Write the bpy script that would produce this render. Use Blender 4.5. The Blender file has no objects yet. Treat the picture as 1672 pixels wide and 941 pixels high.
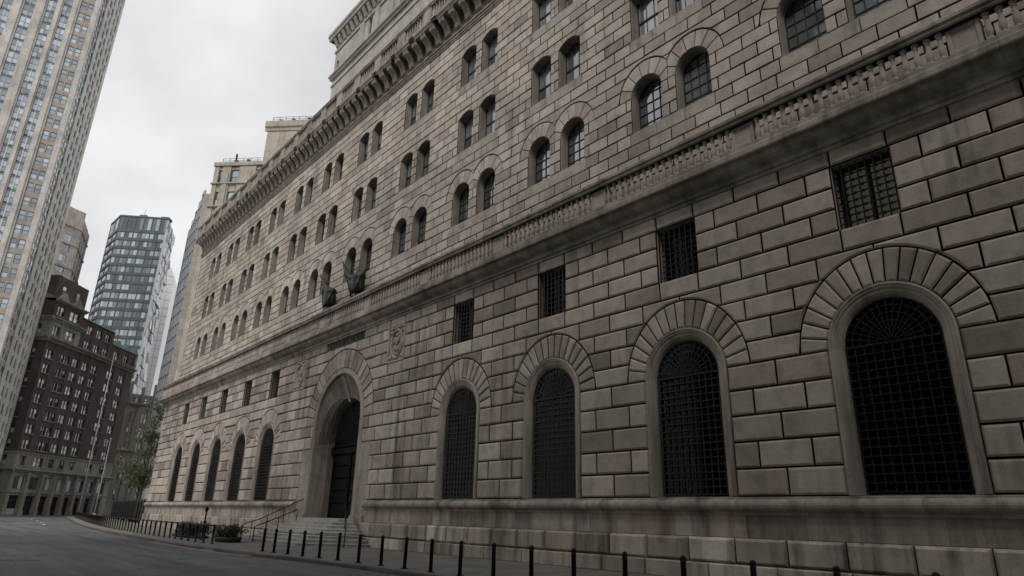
import bpy, math, random
from mathutils import Vector, Matrix
random.seed(11)
SC = bpy.context.scene
COL = SC.collection
R = math.radians
PI = math.pi

# ------------------------------------------------------------------ camera numbers
EYE = Vector((0.0, 0.0, 1.76))
PITCH, ROLL, YAW = 0.33696, 0.022528, 0.706075
FW = Vector((-math.cos(YAW) * math.cos(PITCH), math.sin(YAW) * math.cos(PITCH), math.sin(PITCH)))
RT = Vector((math.sin(YAW), math.cos(YAW), 0.0))
UP = RT.cross(FW)
cr, sr = math.cos(ROLL), math.sin(ROLL)
CAMR = RT * cr + UP * sr
CAMU = UP * cr - RT * sr
FH = Vector((-math.cos(YAW), math.sin(YAW)))      # horizontal forward
RH = Vector((math.sin(YAW), math.cos(YAW)))       # horizontal right


def fl(f, l):
    """a ground point given as metres forward of and metres right of the viewpoint"""
    p = FH * f + RH * l
    return (p.x, p.y)


# ------------------------------------------------------------------ mesh builder
class MB:
    def __init__(self, F=None):
        self.v, self.f, self.m, self.s = [], [], [], []
        self.F = F or (lambda s, d, z: (s, 20.0 - d, z))

    def pts(self, P):
        b = len(self.v)
        F = self.F
        self.v.extend(F(*p) for p in P)
        return b

    def face(self, idx, m=0, s=False):
        self.f.append(tuple(idx)); self.m.append(m); self.s.append(s)

    def quad(self, a, b, c, d, m=0):
        i = self.pts([a, b, c, d]); self.face((i, i + 1, i + 2, i + 3), m)

    def box(self, s0, s1, d0, d1, z0, z1, m=0):
        i = self.pts([(s0, d1, z0), (s1, d1, z0), (s1, d1, z1), (s0, d1, z1), (s0, d0, z0), (s1, d0, z0), (s1, d0, z1), (s0, d0, z1)])
        for q in ((0, 1, 2, 3), (5, 4, 7, 6), (1, 5, 6, 2), (4, 0, 3, 7), (3, 2, 6, 7), (4, 5, 1, 0)):
            self.face([i + k for k in q], m)

    def cbox(self, s0, s1, d0, d1, z0, z1, c=0.03, m=0):
        """box with chamfered front edges"""
        block(self, [(s0, z0), (s1, z0), (s1, z1), (s0, z1)], d1 - c, d1, 0.0, c, m, m)
        i = self.pts([(s0, d1 - c, z0), (s1, d1 - c, z0), (s1, d1 - c, z1), (s0, d1 - c, z1), (s0, d0, z0), (s1, d0, z0), (s1, d0, z1), (s0, d0, z1)])
        for q in ((5, 4, 7, 6), (1, 5, 6, 2), (4, 0, 3, 7), (3, 2, 6, 7), (4, 5, 1, 0)):
            self.face([i + k for k in q], m)

    def prof(self, P, s0, s1, m=0, caps=True):
        """profile P = [(d,z)...] swept along s"""
        n = len(P)
        i = self.pts([(s0, d, z) for d, z in P]); j = self.pts([(s1, d, z) for d, z in P])
        for k in range(n - 1):
            self.face((i + k, j + k, j + k + 1, i + k + 1), m)
        if caps:
            self.face([j + k for k in range(n)], m); self.face([i + k for k in range(n - 1, -1, -1)], m)

    def tube(self, pts, r, n=8, m=0, smooth=True, caps=True):
        P = [Vector(p) for p in pts]
        rr = r if isinstance(r, (list, tuple)) else [r] * len(P)
        rings = []
        for k, p in enumerate(P):
            t = (P[min(k + 1, len(P) - 1)] - P[max(k - 1, 0)])
            t = t.normalized() if t.length > 1e-9 else Vector((0, 0, 1))
            a = Vector((0, 0, 1)) if abs(t.z) < 0.9 else Vector((1, 0, 0))
            u = t.cross(a).normalized(); w = t.cross(u).normalized()
            rings.append(self.pts([tuple(p + (u * math.cos(2 * PI * q / n) + w * math.sin(2 * PI * q / n)) * rr[k]) for q in range(n)]))
        for k in range(len(rings) - 1):
            a, b = rings[k], rings[k + 1]
            for q in range(n):
                q2 = (q + 1) % n
                self.face((a + q, a + q2, b + q2, b + q), m, smooth)
        if caps:
            self.face([rings[0] + q for q in range(n - 1, -1, -1)], m); self.face([rings[-1] + q for q in range(n)], m)

    def lathe(self, P, c=(0, 0, 0), n=12, m=0):
        """P = [(r,z)...] about a vertical axis"""
        rings = [self.pts([(c[0] + r * math.cos(2 * PI * q / n), c[1] + r * math.sin(2 * PI * q / n), c[2] + z) for q in range(n)]) for r, z in P]
        for k in range(len(rings) - 1):
            a, b = rings[k], rings[k + 1]
            for q in range(n):
                q2 = (q + 1) % n
                self.face((a + q, a + q2, b + q2, b + q), m, True)
        self.face([rings[0] + q for q in range(n - 1, -1, -1)], m); self.face([rings[-1] + q for q in range(n)], m)

    def ell(self, c, r, n=10, k=7, m=0):
        rings = []
        for a in range(1, k):
            t = PI * a / k
            rings.append(self.pts([(c[0] + r[0] * math.sin(t) * math.cos(2 * PI * q / n), c[1] + r[1] * math.sin(t) * math.sin(2 * PI * q / n), c[2] + r[2] * math.cos(t)) for q in range(n)]))
        tp = self.pts([(c[0], c[1], c[2] + r[2])]); bt = self.pts([(c[0], c[1], c[2] - r[2])])
        for a in range(len(rings) - 1):
            for q in range(n):
                q2 = (q + 1) % n
                self.face((rings[a] + q, rings[a + 1] + q, rings[a + 1] + q2, rings[a] + q2), m, True)
        for q in range(n):
            q2 = (q + 1) % n
            self.face((tp, rings[0] + q, rings[0] + q2), m, True)
            self.face((bt, rings[-1] + q2, rings[-1] + q), m, True)

    def merge(self, o, off=(0, 0, 0)):
        b = len(self.v)
        self.v.extend((x + off[0], y + off[1], z + off[2]) for x, y, z in o.v)
        self.f.extend(tuple(i + b for i in q) for q in o.f); self.m.extend(o.m); self.s.extend(o.s)

    def mesh(self, name, mats):
        me = bpy.data.meshes.new(name)
        me.from_pydata(self.v, [], self.f)
        for mt in mats:
            me.materials.append(mt)
        me.polygons.foreach_set('material_index', self.m)
        me.polygons.foreach_set('use_smooth', self.s)
        me.update()
        return me

    def build(self, name, mats, parent=None, loc=None, rz=0.0, **k):
        if not isinstance(mats, (list, tuple)):
            mats = [mats]
        o = bpy.data.objects.new(name, self.mesh(name, mats))
        return link(o, parent, loc, rz, **k)


def W(x, y, z):
    return (x, y, z)


def wpos(o):
    p = Vector(o.location)
    q = o.parent
    while q is not None:
        p = p + q.location
        q = q.parent
    return p


def link(o, parent=None, loc=None, rz=0.0, label=None, cat=None, group=None, kind=None):
    COL.objects.link(o)
    if loc is not None:
        o.location = loc
    o.rotation_euler = (0, 0, rz)
    if parent is not None:
        put(o, parent)
    return tag(o, label, cat, group, kind)


WM = {}                                  # world matrices of the things and parts, kept by hand


def loc_m(o):
    return Matrix.Translation(o.location) @ o.rotation_euler.to_matrix().to_4x4()


def put(o, parent):
    """parent o and keep its coordinates as world coordinates"""
    if parent.name not in WM:
        WM[parent.name] = loc_m(parent)
    o.parent = parent
    o.matrix_parent_inverse = WM[parent.name].inverted()
    WM[o.name] = loc_m(o)


def tag(o, label=None, cat=None, group=None, kind=None):
    for key, v in (('label', label), ('category', cat), ('group', group), ('kind', kind)):
        if v:
            o[key] = v
    return o


def empty(name, loc, label, cat, group=None):
    o = bpy.data.objects.new(name, None)
    o.empty_display_size = 0.5
    COL.objects.link(o); o.location = loc
    return tag(o, label, cat, group)


def inset(P, d):
    n = len(P); out = []
    for i in range(n):
        a, b, c = P[i - 1], P[i], P[(i + 1) % n]
        e1 = Vector((b[0] - a[0], b[1] - a[1])); e2 = Vector((c[0] - b[0], c[1] - b[1]))
        if e1.length < 1e-9 or e2.length < 1e-9:
            out.append(b); continue
        e1.normalize(); e2.normalize()
        n1 = Vector((-e1.y, e1.x)); n2 = Vector((-e2.y, e2.x))
        h = n1 + n2
        k = h.dot(n1)
        if k < 0.25:
            k = 0.25
        h = h * (d / k)
        if h.length > 2.5 * d:
            h = h.normalized() * 2.5 * d
        out.append((b[0] + h.x, b[1] + h.y))
    return out


JR = random.Random(77)


def block(mb, P, d0, d1, g, ch, mt=0, mj=1, step=0.0):
    # drop points that nearly coincide
    Q = []
    for p in P:
        if not Q or abs(p[0] - Q[-1][0]) + abs(p[1] - Q[-1][1]) > 0.012:
            Q.append(p)
    if len(Q) > 2 and abs(Q[0][0] - Q[-1][0]) + abs(Q[0][1] - Q[-1][1]) <= 0.012:
        Q.pop()
    if len(Q) < 3:
        return
    ar = 0.5 * abs(sum(Q[i - 1][0] * Q[i][1] - Q[i][0] * Q[i - 1][1] for i in range(len(Q))))
    per = sum(math.hypot(Q[i][0] - Q[i - 1][0], Q[i][1] - Q[i - 1][1]) for i in range(len(Q)))
    lim = 0.55 * ar / per
    if g + ch > lim:
        k = lim / (g + ch); g *= k; ch *= k
    n = len(Q)
    if step > 0:
        j1, j2 = JR.uniform(-0.012, 0.012), JR.uniform(-0.006, 0.01)
        d1 += j1; ch = max(0.01, ch + j2); g = max(0.006, g + JR.uniform(-0.005, 0.005))
    rings = [mb.pts([(x, d0, z) for x, z in Q])]
    mats = []
    if g > 0:
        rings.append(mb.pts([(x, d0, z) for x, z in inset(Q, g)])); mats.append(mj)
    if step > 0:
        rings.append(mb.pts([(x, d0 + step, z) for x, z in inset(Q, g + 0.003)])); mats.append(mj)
    rings.append(mb.pts([(x, d1, z) for x, z in inset(Q, g + ch)])); mats.append(mt)
    for r in range(len(rings) - 1):
        a, b = rings[r], rings[r + 1]
        for k in range(n):
            k2 = (k + 1) % n
            mb.face((a + k, a + k2, b + k2, b + k), mats[r])
    mb.face([rings[-1] + k for k in range(n)], mt)


# ------------------------------------------------------------------ materials
def newmat(name):
    m = bpy.data.materials.new(name); m.use_nodes = True
    nt = m.node_tree
    return m, nt, nt.nodes['Principled BSDF']


def nd(nt, t, **k):
    n = nt.nodes.new(t)
    for a, v in k.items():
        setattr(n, a, v)
    return n


def ramp(nt, src, stops, interp='LINEAR'):
    r = nd(nt, 'ShaderNodeValToRGB'); e = r.color_ramp
    e.interpolation = interp
    while len(e.elements) < len(stops):
        e.elements.new(0.5)
    for el, (p, c) in zip(e.elements, stops):
        el.position = p
        el.color = (c, c, c, 1) if not isinstance(c, (tuple, list)) else (*c, 1)
    nt.links.new(src, r.inputs[0])
    return r.outputs[0]


def mul(nt, a, b, fac=1.0, blend='MULTIPLY'):
    x = nd(nt, 'ShaderNodeMix', data_type='RGBA', blend_type=blend)
    x.inputs[0].default_value = fac
    nt.links.new(a, x.inputs[6])
    if isinstance(b, (tuple, list)):
        x.inputs[7].default_value = (*b, 1)
    else:
        nt.links.new(b, x.inputs[7])
    return x.outputs[2]


def noise(nt, co, scale, detail=3.0, rough=0.55, sc=None):
    n = nd(nt, 'ShaderNodeTexNoise')
    n.inputs['Scale'].default_value = scale; n.inputs['Detail'].default_value = detail; n.inputs['Roughness'].default_value = rough
    if sc:
        mp = nd(nt, 'ShaderNodeMapping'); mp.inputs['Scale'].default_value = sc
        nt.links.new(co, mp.inputs[0]); co = mp.outputs[0]
    nt.links.new(co, n.inputs['Vector'])
    return n.outputs['Fac']


def rnd_of(nt):
    g = nd(nt, 'ShaderNodeNewGeometry'); o = nd(nt, 'ShaderNodeObjectInfo')
    a = nd(nt, 'ShaderNodeMath', operation='ADD'); f = nd(nt, 'ShaderNodeMath', operation='FRACT')
    nt.links.new(g.outputs['Random Per Island'], a.inputs[0]); nt.links.new(o.outputs['Random'], a.inputs[1])
    nt.links.new(a.outputs[0], f.inputs[0])
    return f.outputs[0]


def stone(name, stops, streak=0.55, rough=0.85, bump=0.25, blot=0.75, fine=22.0, str_lo=0.5, str_hi=0.72, bump_s=9.0, soot=0.0, sx=1.9):
    m, nt, b = newmat(name)
    tc = nd(nt, 'ShaderNodeTexCoord'); co = tc.outputs['Object']
    col = ramp(nt, rnd_of(nt), stops)
    col = mul(nt, col, ramp(nt, noise(nt, co, 0.33, 5), [(0.3, blot), (0.7, 1.12)]))
    col = mul(nt, col, ramp(nt, noise(nt, co, 1.0, 4, 0.6, (sx, sx, sx * 0.09)), [(str_lo, 1.0), (str_hi, 1.0 - streak)]))
    col = mul(nt, col, ramp(nt, noise(nt, co, 2.4, 6, 0.65), [(0.28, 0.72), (0.52, 1.0), (0.8, 1.1)]))
    col = mul(nt, col, ramp(nt, noise(nt, co, fine, 3, 0.7), [(0.25, 0.84), (0.75, 1.1)]))
    if soot:
        a = ramp(nt, noise(nt, co, 1.0, 4, 0.6, (1.7, 1.7, 0.12)), [(0.47, 0.0), (0.68, 1.0)])
        k = ramp(nt, noise(nt, co, 0.16, 2, 0.5), [(0.5, 0.0), (0.62, 1.0)])
        mk_ = mul(nt, a, k)
        col = mul(nt, col, ramp(nt, mk_, [(0.0, 1.0), (1.0, 1.0 - soot)]))
    nt.links.new(col, b.inputs['Base Color'])
    b.inputs['Roughness'].default_value = rough
    b.inputs['Specular IOR Level'].default_value = 0.25
    bp = nd(nt, 'ShaderNodeBump'); bp.inputs['Strength'].default_value = bump; bp.inputs['Distance'].default_value = 0.03
    nt.links.new(noise(nt, co, bump_s, 6, 0.7), bp.inputs['Height']); nt.links.new(bp.outputs[0], b.inputs['Normal'])
    return m


def plain(name, col, rough=0.6, metal=0.0, spec=0.5, var=0.0, scale=3.0, bump=0.0):
    m, nt, b = newmat(name)
    b.inputs['Roughness'].default_value = rough; b.inputs['Metallic'].default_value = metal
    b.inputs['Specular IOR Level'].default_value = spec
    b.inputs['Base Color'].default_value = (*col, 1)
    if var:
        tc = nd(nt, 'ShaderNodeTexCoord')
        r = nd(nt, 'ShaderNodeRGB'); r.outputs[0].default_value = (*col, 1)
        f = noise(nt, tc.outputs['Object'], scale, 5, 0.6)
        c = mul(nt, r.outputs[0], ramp(nt, f, [(0.28, 1 - var), (0.72, 1 + var)]))
        nt.links.new(c, b.inputs['Base Color'])
        if bump:
            bp = nd(nt, 'ShaderNodeBump'); bp.inputs['Strength'].default_value = bump
            nt.links.new(f, bp.inputs['Height']); nt.links.new(bp.outputs[0], b.inputs['Normal'])
    return m


def glass(name, stops, rough=0.06, spec=0.6, blind=None, ior=2.1):
    m, nt, b = newmat(name)
    r = rnd_of(nt)
    c = ramp(nt, r, stops, 'CONSTANT' if blind else 'LINEAR')
    nt.links.new(c, b.inputs['Base Color'])
    b.inputs['Roughness'].default_value = rough; b.inputs['Specular IOR Level'].default_value = spec; b.inputs['IOR'].default_value = ior
    bp = nd(nt, 'ShaderNodeBump'); bp.inputs['Strength'].default_value = 0.04; bp.inputs['Distance'].default_value = 0.05
    tc = nd(nt, 'ShaderNodeTexCoord')
    nt.links.new(noise(nt, tc.outputs['Object'], 0.9, 2), bp.inputs['Height']); nt.links.new(bp.outputs[0], b.inputs['Normal'])
    return m


BANK = [(0.0, (0.254, 0.213, 0.178)), (0.12, (0.322, 0.274, 0.232)), (0.35, (0.397, 0.345, 0.291)), (0.6, (0.446, 0.391, 0.335)), (0.8, (0.481, 0.428, 0.367)), (0.9, (0.339, 0.282, 0.233)), (0.96, (0.532, 0.481, 0.413)), (1.0, (0.487, 0.436, 0.370))]
M_LOW = stone('rusticated sandstone', BANK, 0.24, bump=0.35, str_lo=0.55, str_hi=0.74, soot=0.58, sx=0.9)
M_UPW = stone('ashlar sandstone', [(0.0, (0.322, 0.278, 0.232)), (0.15, (0.408, 0.355, 0.301)), (0.45, (0.487, 0.432, 0.367)), (0.75, (0.538, 0.481, 0.412)), (0.92, (0.397, 0.337, 0.282)), (1.0, (0.600, 0.542, 0.466))], 0.3, bump=0.25, str_lo=0.56, str_hi=0.76, soot=0.35, sx=1.1)
M_TRIM = stone('moulded sandstone', [(0, (0.348, 0.307, 0.260)), (1, (0.412, 0.367, 0.314))], 0.55, bump=0.2, str_lo=0.46, soot=0.4)
M_BELT = stone('weathered belt stone', [(0, (0.344, 0.305, 0.255)), (1, (0.431, 0.384, 0.325))], 0.6, bump=0.25, blot=0.6, str_lo=0.42, soot=0.3)
M_PLIN = stone('plinth stone', [(0.0, (0.275, 0.235, 0.192)), (0.35, (0.395, 0.345, 0.291)), (0.7, (0.463, 0.413, 0.354)), (0.9, (0.372, 0.303, 0.245)), (1.0, (0.650, 0.606, 0.531))], 0.62, bump=0.3, str_lo=0.46, soot=0.65)
M_SILL = stone('pale sill stone', [(0, (0.396, 0.353, 0.297)), (1, (0.461, 0.413, 0.350))], 0.4)
M_BALU = stone('baluster stone', [(0, (0.326, 0.282, 0.246)), (1, (0.414, 0.361, 0.317))], 0.35)
M_REV = stone('shaded reveal stone', [(0, (0.245, 0.216, 0.181)), (1, (0.286, 0.255, 0.216))], 0.5, str_lo=0.42)  # darker than the wall stone: shade inside the recesses put into the colour
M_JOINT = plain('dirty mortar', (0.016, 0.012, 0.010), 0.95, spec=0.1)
M_STEP = stone('granite step', [(0, (0.382, 0.356, 0.329)), (1, (0.468, 0.442, 0.410))], 0.3, rough=0.7)
M_SETB = stone('pale setback stone', [(0, (0.390, 0.370, 0.326)), (1, (0.442, 0.421, 0.371))], 0.2, bump=0.05)
M_IRON = plain('black wrought iron', (0.008, 0.008, 0.008), 0.5, 0.0, 0.3, 0.3, 30, 0.2)
M_PAINT = plain('black bollard paint', (0.0055, 0.0052, 0.005), 0.5, 0, 0.22, 0.25, 14, 0.1)
M_BRONZE = plain('dark bronze', (0.008, 0.0095, 0.0095), 0.38, 0.2, 0.5, 0.6, 2.6, 0.5)
M_DOOR = plain('dark bronze door', (0.0032, 0.003, 0.003), 0.6, 0.0, 0.1, 0.3, 6)
M_CURT = plain('dark drapery', (0.036, 0.035, 0.033), 0.95, 0, 0.1, 0.4, 1.2)
M_CURL = plain('pale lit blind', (0.6, 0.57, 0.46), 0.95, 0, 0.1, 0.25, 2.0)
M_CURL.node_tree.nodes['Principled BSDF'].inputs['Emission Color'].default_value = (1.0, 0.95, 0.75, 1)
M_CURL.node_tree.nodes['Principled BSDF'].inputs['Emission Strength'].default_value = 0.032     # blind of a lit room
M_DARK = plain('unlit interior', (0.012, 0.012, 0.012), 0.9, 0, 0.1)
M_PANEB = glass('upper window glass', [(0, (0.03, 0.037, 0.042)), (0.5, (0.08, 0.098, 0.112)), (1, (0.20, 0.24, 0.27))], 0.05, 0.6, ior=2.8)  # paler bluish tones put reflected sky into the pane colour
M_PANEG = plain('old dark window glass', (0.010, 0.010, 0.010), 0.12, 0, 0.45)
M_FRAME = plain('dark window frame', (0.02, 0.02, 0.02), 0.5)
M_ROOF = plain('roof gravel', (0.16, 0.155, 0.15), 0.9, 0, 0.2, 0.2)


def clear_glass():
    m, nt, b = newmat('barred window glass')
    nt.nodes.remove(b)
    out = nt.nodes['Material Output']
    g = nd(nt, 'ShaderNodeBsdfGlossy'); g.inputs['Roughness'].default_value = 0.08
    t = nd(nt, 'ShaderNodeBsdfTransparent'); t.inputs[0].default_value = (0.6, 0.61, 0.6, 1)
    f = nd(nt, 'ShaderNodeFresnel'); f.inputs['IOR'].default_value = 1.22
    mx = nd(nt, 'ShaderNodeMixShader')
    nt.links.new(f.outputs[0], mx.inputs[0]); nt.links.new(t.outputs[0], mx.inputs[1]); nt.links.new(g.outputs[0], mx.inputs[2])
    nt.links.new(mx.outputs[0], out.inputs['Surface'])
    return m


M_CLEAR = clear_glass()

# ------------------------------------------------------------------ THE BANK
BAYS = [-6.72, -13.67, -20.58, -27.35, -34.12, -41.0, -47.3, -53.05, -59.2, -65.35, -71.5, -77.5]
BX = {-2: 7.1, -1: 0.2}
for k, v in enumerate(BAYS):
    BX[k] = v
BX[12] = -83.6; BX[13] = -89.7


def U(s):
    k = math.floor(s)
    t = s - k
    return BX[k] * (1 - t) + BX[k + 1] * t


UL, URT = -86.7, 10.6
bank = empty('bank_building', (-41, 20, 0), 'massive rusticated sandstone bank with barred arched windows and a corbelled cornice', 'building')


def rows_emit(mb, z0, z1, joints, cuts, U0, U1, bfun, d0, d1, g, ch, keep=0.45, step=0.0):
    iv = [(U0, U1)]
    for a, b in cuts:
        nv = []
        for x, y in iv:
            if b <= x or a >= y:
                nv.append((x, y)); continue
            if a > x + 0.02:
                nv.append((x, a))
            if b < y - 0.02:
                nv.append((b, y))
        iv = nv
    zm = 0.5 * (z0 + z1)
    for x, y in iv:
        cross = []
        if bfun:
            n = max(8, int((y - x) / 0.1)); pv = None
            for k in range(n + 1):
                u = x + (y - x) * k / n
                c = bfun(u) > zm
                if pv is not None and c != pv:
                    cross.append(u)
                pv = c
        J = [x]
        for j in sorted(joints):
            if j <= x + 0.28 or j >= y - 0.28:
                continue
            if bfun and (bfun(j) > z1 - 0.05 or any(abs(j - c) < keep for c in cross)):
                continue
            J.append(j)
        J.append(y)
        for a, b in zip(J[:-1], J[1:]):
            if not bfun:
                block(mb, [(a, z0), (b, z0), (b, z1), (a, z1)], d0, d1, g, ch, step=step); continue
            n = max(6, int((b - a) / 0.07))
            us = [a + (b - a) * k / n for k in range(n + 1)]
            bs = [bfun(u) for u in us]
            if max(bs) <= z0 + 0.005:
                block(mb, [(a, z0), (b, z0), (b, z1), (a, z1)], d0, d1, g, ch, step=step); continue

            def edge(lo, hi):          # lo is free, hi is inside the ring
                for _ in range(20):
                    md = 0.5 * (lo + hi)
                    if bfun(md) < z1:
                        lo = md
                    else:
                        hi = md
                return lo
            runs, cur = [], None
            for k in range(n + 1):
                if bs[k] < z1 - 1e-4:
                    if cur is None:
                        cur = [edge(us[k], us[k - 1])] if k > 0 else []
                    cur.append(us[k])
                elif cur is not None:
                    cur.append(edge(us[k - 1], us[k])); runs.append(cur); cur = None
            if cur is not None:
                runs.append(cur)
            for r in runs:
                if r[-1] - r[0] < 0.05:
                    continue
                B = [(u, max(z0, bfun(u))) for u in r]
                C = [B[0]]
                for k in range(1, len(B) - 1):
                    if B[k][1] > z0 + 1e-6 or B[k - 1][1] > z0 + 1e-6 or B[k + 1][1] > z0 + 1e-6:
                        C.append(B[k])
                C.append(B[-1])
                P = C + [(r[-1], z1), (r[0], z1)]
                block(mb, P, d0, d1, g, ch, step=step)


def arc_b(cx, rx, rz, zc):
    def f(u):
        t = (u - cx) / rx
        return zc + rz * math.sqrt(1 - t * t) if abs(t) < 1 else -1.0
    return f


def voussoirs(mb, cx, zc, r0x, r0z, r1x, r1z, n, d0, d1, g, ch, clip=None, step=0.0):
    for k in range(n):
        a0, a1 = PI - PI * k / n, PI - PI * (k + 1) / n
        P = []
        for q in range(3):
            a = a0 + (a1 - a0) * q / 2
            P.append((cx + r0x * math.cos(a), zc + r0z * math.sin(a)))
        for q in range(3):
            a = a1 + (a0 - a1) * q / 2
            P.append((cx + r1x * math.cos(a), zc + r1z * math.sin(a)))
        if clip is not None:
            P = clip_half(P, *clip)
            if len(P) < 3:
                continue
        # P runs clockwise inner then back outer; make it counter-clockwise
        ar = sum(P[i - 1][0] * P[i][1] - P[i][0] * P[i - 1][1] for i in range(len(P)))
        if ar < 0:
            P = P[::-1]
        block(mb, P, d0, d1, g, ch, step=step)


def clip_half(P, x, side):
    out = []
    ins = lambda p: (p[0] - x) * side >= 0
    for i in range(len(P)):
        a, b = P[i - 1], P[i]
        if ins(a) != ins(b):
            t = (x - a[0]) / (b[0] - a[0])
            out.append((x, a[1] + t * (b[1] - a[1])))
        if ins(b):
            out.append(b)
    return out


# ---- lower wall: chamfered ashlar with real joints
ARCH_K = [-1, 0, 1, 2, 3, 7, 8, 9, 10, 11]
DOOR_C, DOOR_R, DOOR_S = -41.05, 3.2, 7.515
SURR = 1.72
SPR = 6.77
lw = MB()
ZR = [2.55 + 0.844 * i for i in range(6)] + [6.77 + 0.745 * i for i in range(1, 9)] + [13.42]


def low_b(u, z1=99):
    b = -1.0
    for k in ARCH_K:
        if abs(u - BX[k]) < 2.6:
            b = max(b, arc_b(BX[k], 2.6, 2.79, SPR)(u))
    if abs(u - DOOR_C) < 4.75 and z1 > DOOR_S + 0.05:
        b = max(b, arc_b(DOOR_C, 4.75, 4.9, DOOR_S)(u))
    return b


JST = 0.056
JD0, JD1, JG, JC = 0.0, 0.1, 0.026, 0.064
for i in range(len(ZR) - 1):
    z0, z1 = ZR[i], ZR[i + 1]
    zm = 0.5 * (z0 + z1)
    off = 0.0 if i % 2 == 0 else 0.125
    joints = [U(k * 0.25 + off) for k in range(-7, 52)]
    if i % 2 == 1:
        joints += [UL + 0.62]
    cuts = []
    if zm < SPR:
        cuts += [(BX[k] - SURR, BX[k] + SURR) for k in ARCH_K]
        # the two stones beside each arch: full / half bond
        joints = [j for j in joints if all(abs(j - BX[k]) > SURR - 0.05 for k in ARCH_K)]
    if zm < 6.0:
        cuts.append((DOOR_C - 4.85, DOOR_C + 4.85))
    elif z1 < DOOR_S + 0.2:
        cuts.append((DOOR_C - DOOR_R - 0.4, DOOR_C + DOOR_R + 0.4))
    if 10.45 < zm < 12.73:
        cuts += [(BX[k] - 0.9, BX[k] + 0.9) for k in ARCH_K]
        cuts += [(-34.12 - 0.95, -34.12 + 0.95), (-48.05 - 0.95, -48.05 + 0.95)]
    if zm > 12.73:
        cuts.append((-43.75, -38.3))
    zz0 = z0
    rows_emit(lw, z0, z1, joints, cuts, UL, URT, (lambda u, zz=z1: low_b(u, zz)) if z1 > SPR + 0.05 else None, JD0, JD1, JG, JC, step=JST)
for k in ARCH_K:
    voussoirs(lw, BX[k], SPR, SURR, SURR, 2.6, 2.79, 17, JD0, JD1, 0.02, 0.06, step=JST)
voussoirs(lw, DOOR_C, DOOR_S, DOOR_R + 0.4, DOOR_R + 0.4, 4.75, 4.9, 21, JD0, JD1, 0.022, 0.06, step=JST)
# quoin end of the wall on the side street, plain returns for the square windows
for i in range(len(ZR) - 1):
    z0, z1 = ZR[i], ZR[i + 1]
    lw.quad((UL, -14, z0), (UL, 0.0, z0), (UL, 0.0, z1), (UL, -14, z1), 0)
for k in ARCH_K:
    a, b, z0, z1, dp = BX[k] - 0.9, BX[k] + 0.9, ZR[9 + 1] if False else 10.494, 12.729, -0.55
    lw.quad((a, 0, z0), (a, dp, z0), (a, dp, z1), (a, 0, z1), 0)
    lw.quad((b, dp, z0), (b, 0, z0), (b, 0, z1), (b, dp, z1), 0)
    lw.quad((a, 0, z1), (a, dp, z1), (b, dp, z1), (b, 0, z1), 0)
    lw.quad((a, dp, z0), (a, 0, z0), (b, 0, z0), (b, dp, z0), 0)
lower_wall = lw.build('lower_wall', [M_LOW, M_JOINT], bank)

# ---- plinth
pl = MB()


def plinth(a, b):
    # bottom course, rusticated block course, flat course; separate stones
    u = a
    random.seed(int(abs(a) * 10))
    while u < b - 0.3:
        w = min(random.uniform(1.9, 2.6), b - u)
        if b - u - w < 0.8:
            w = b - u
        block(pl, [(u, -0.02), (u + w, -0.02), (u + w, 0.53), (u, 0.53)], 0.36, 0.43, 0.008, 0.035)
        pl.quad((u, 0.0, 0.53), (u, 0.36, 0.53), (u + w, 0.36, 0.53), (u + w, 0.0, 0.53), 0)
        u += w
    u = a
    while u < b - 0.3:
        w = min(1.72, b - u)
        if b - u - w < 0.7:
            w = b - u
        block(pl, [(u, 0.53), (u + w, 0.53), (u + w, 1.31), (u, 1.31)], 0.22, 0.345, 0.012, 0.085)
        pl.quad((u, 0.22, 1.31), (u + w, 0.22, 1.31), (u + w, 0.0, 1.31), (u, 0.0, 1.31), 0)
        u += w
    u = a
    while u < b - 0.3:
        w = min(random.uniform(1.2, 2.6), b - u)
        if b - u - w < 0.7:
            w = b - u
        block(pl, [(u, 1.31), (u + w, 1.31), (u + w, 2.0), (u, 2.0)], 0.117, 0.12, 0.004, 0.003)
        u += w


def torus_prof():
    P = [(0.0, 1.98), (0.17, 1.98), (0.17, 2.06), (0.20, 2.09)]
    for q in range(9):
        t = -PI / 2 + PI * q / 8
        P.append((0.21 + 0.16 * math.cos(t), 2.28 + 0.18 * math.sin(t)))
    P += [(0.19, 2.46), (0.19, 2.505), (-0.1, 2.548)]
    return P


for a, b in ((UL - 0.05, DOOR_C - 4.87), (DOOR_C + 4.87, URT)):
    pl = MB()
    plinth(a, b)
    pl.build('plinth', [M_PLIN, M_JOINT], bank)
for a, b in ((UL - 0.1, DOOR_C - 4.87), (DOOR_C + 4.87, URT)):
    tm = MB()
    u = a
    while u < b - 0.1:
        w = min(random.uniform(1.6, 2.9), b - u)
        if b - u - w < 0.8:
            w = b - u
        P = torus_prof(); e = 0.003
        n0 = len(tm.s)
        tm.prof(P, u + e, u + w - e, 0)
        u += w
    tm.build('plinth_moulding', [M_BELT], bank)

# ---- ground floor arched windows: surround > grille, pane, curtain
HW = 1.30


def path_arch(r, zc, z0, n=26):
    """points and outward normals along an arch opening, left foot to right foot, in local u about 0"""
    P = [((-r, z0), (-1, 0)), ((-r, zc - 0.02), (-1, 0))]
    for q in range(n + 1):
        a = PI - PI * q / n
        P.append(((r * math.cos(a), zc + r * math.sin(a)), (math.cos(a), math.sin(a))))
    P += [((r, zc - 0.02), (1, 0)), ((r, z0), (1, 0))]
    return P


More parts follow.
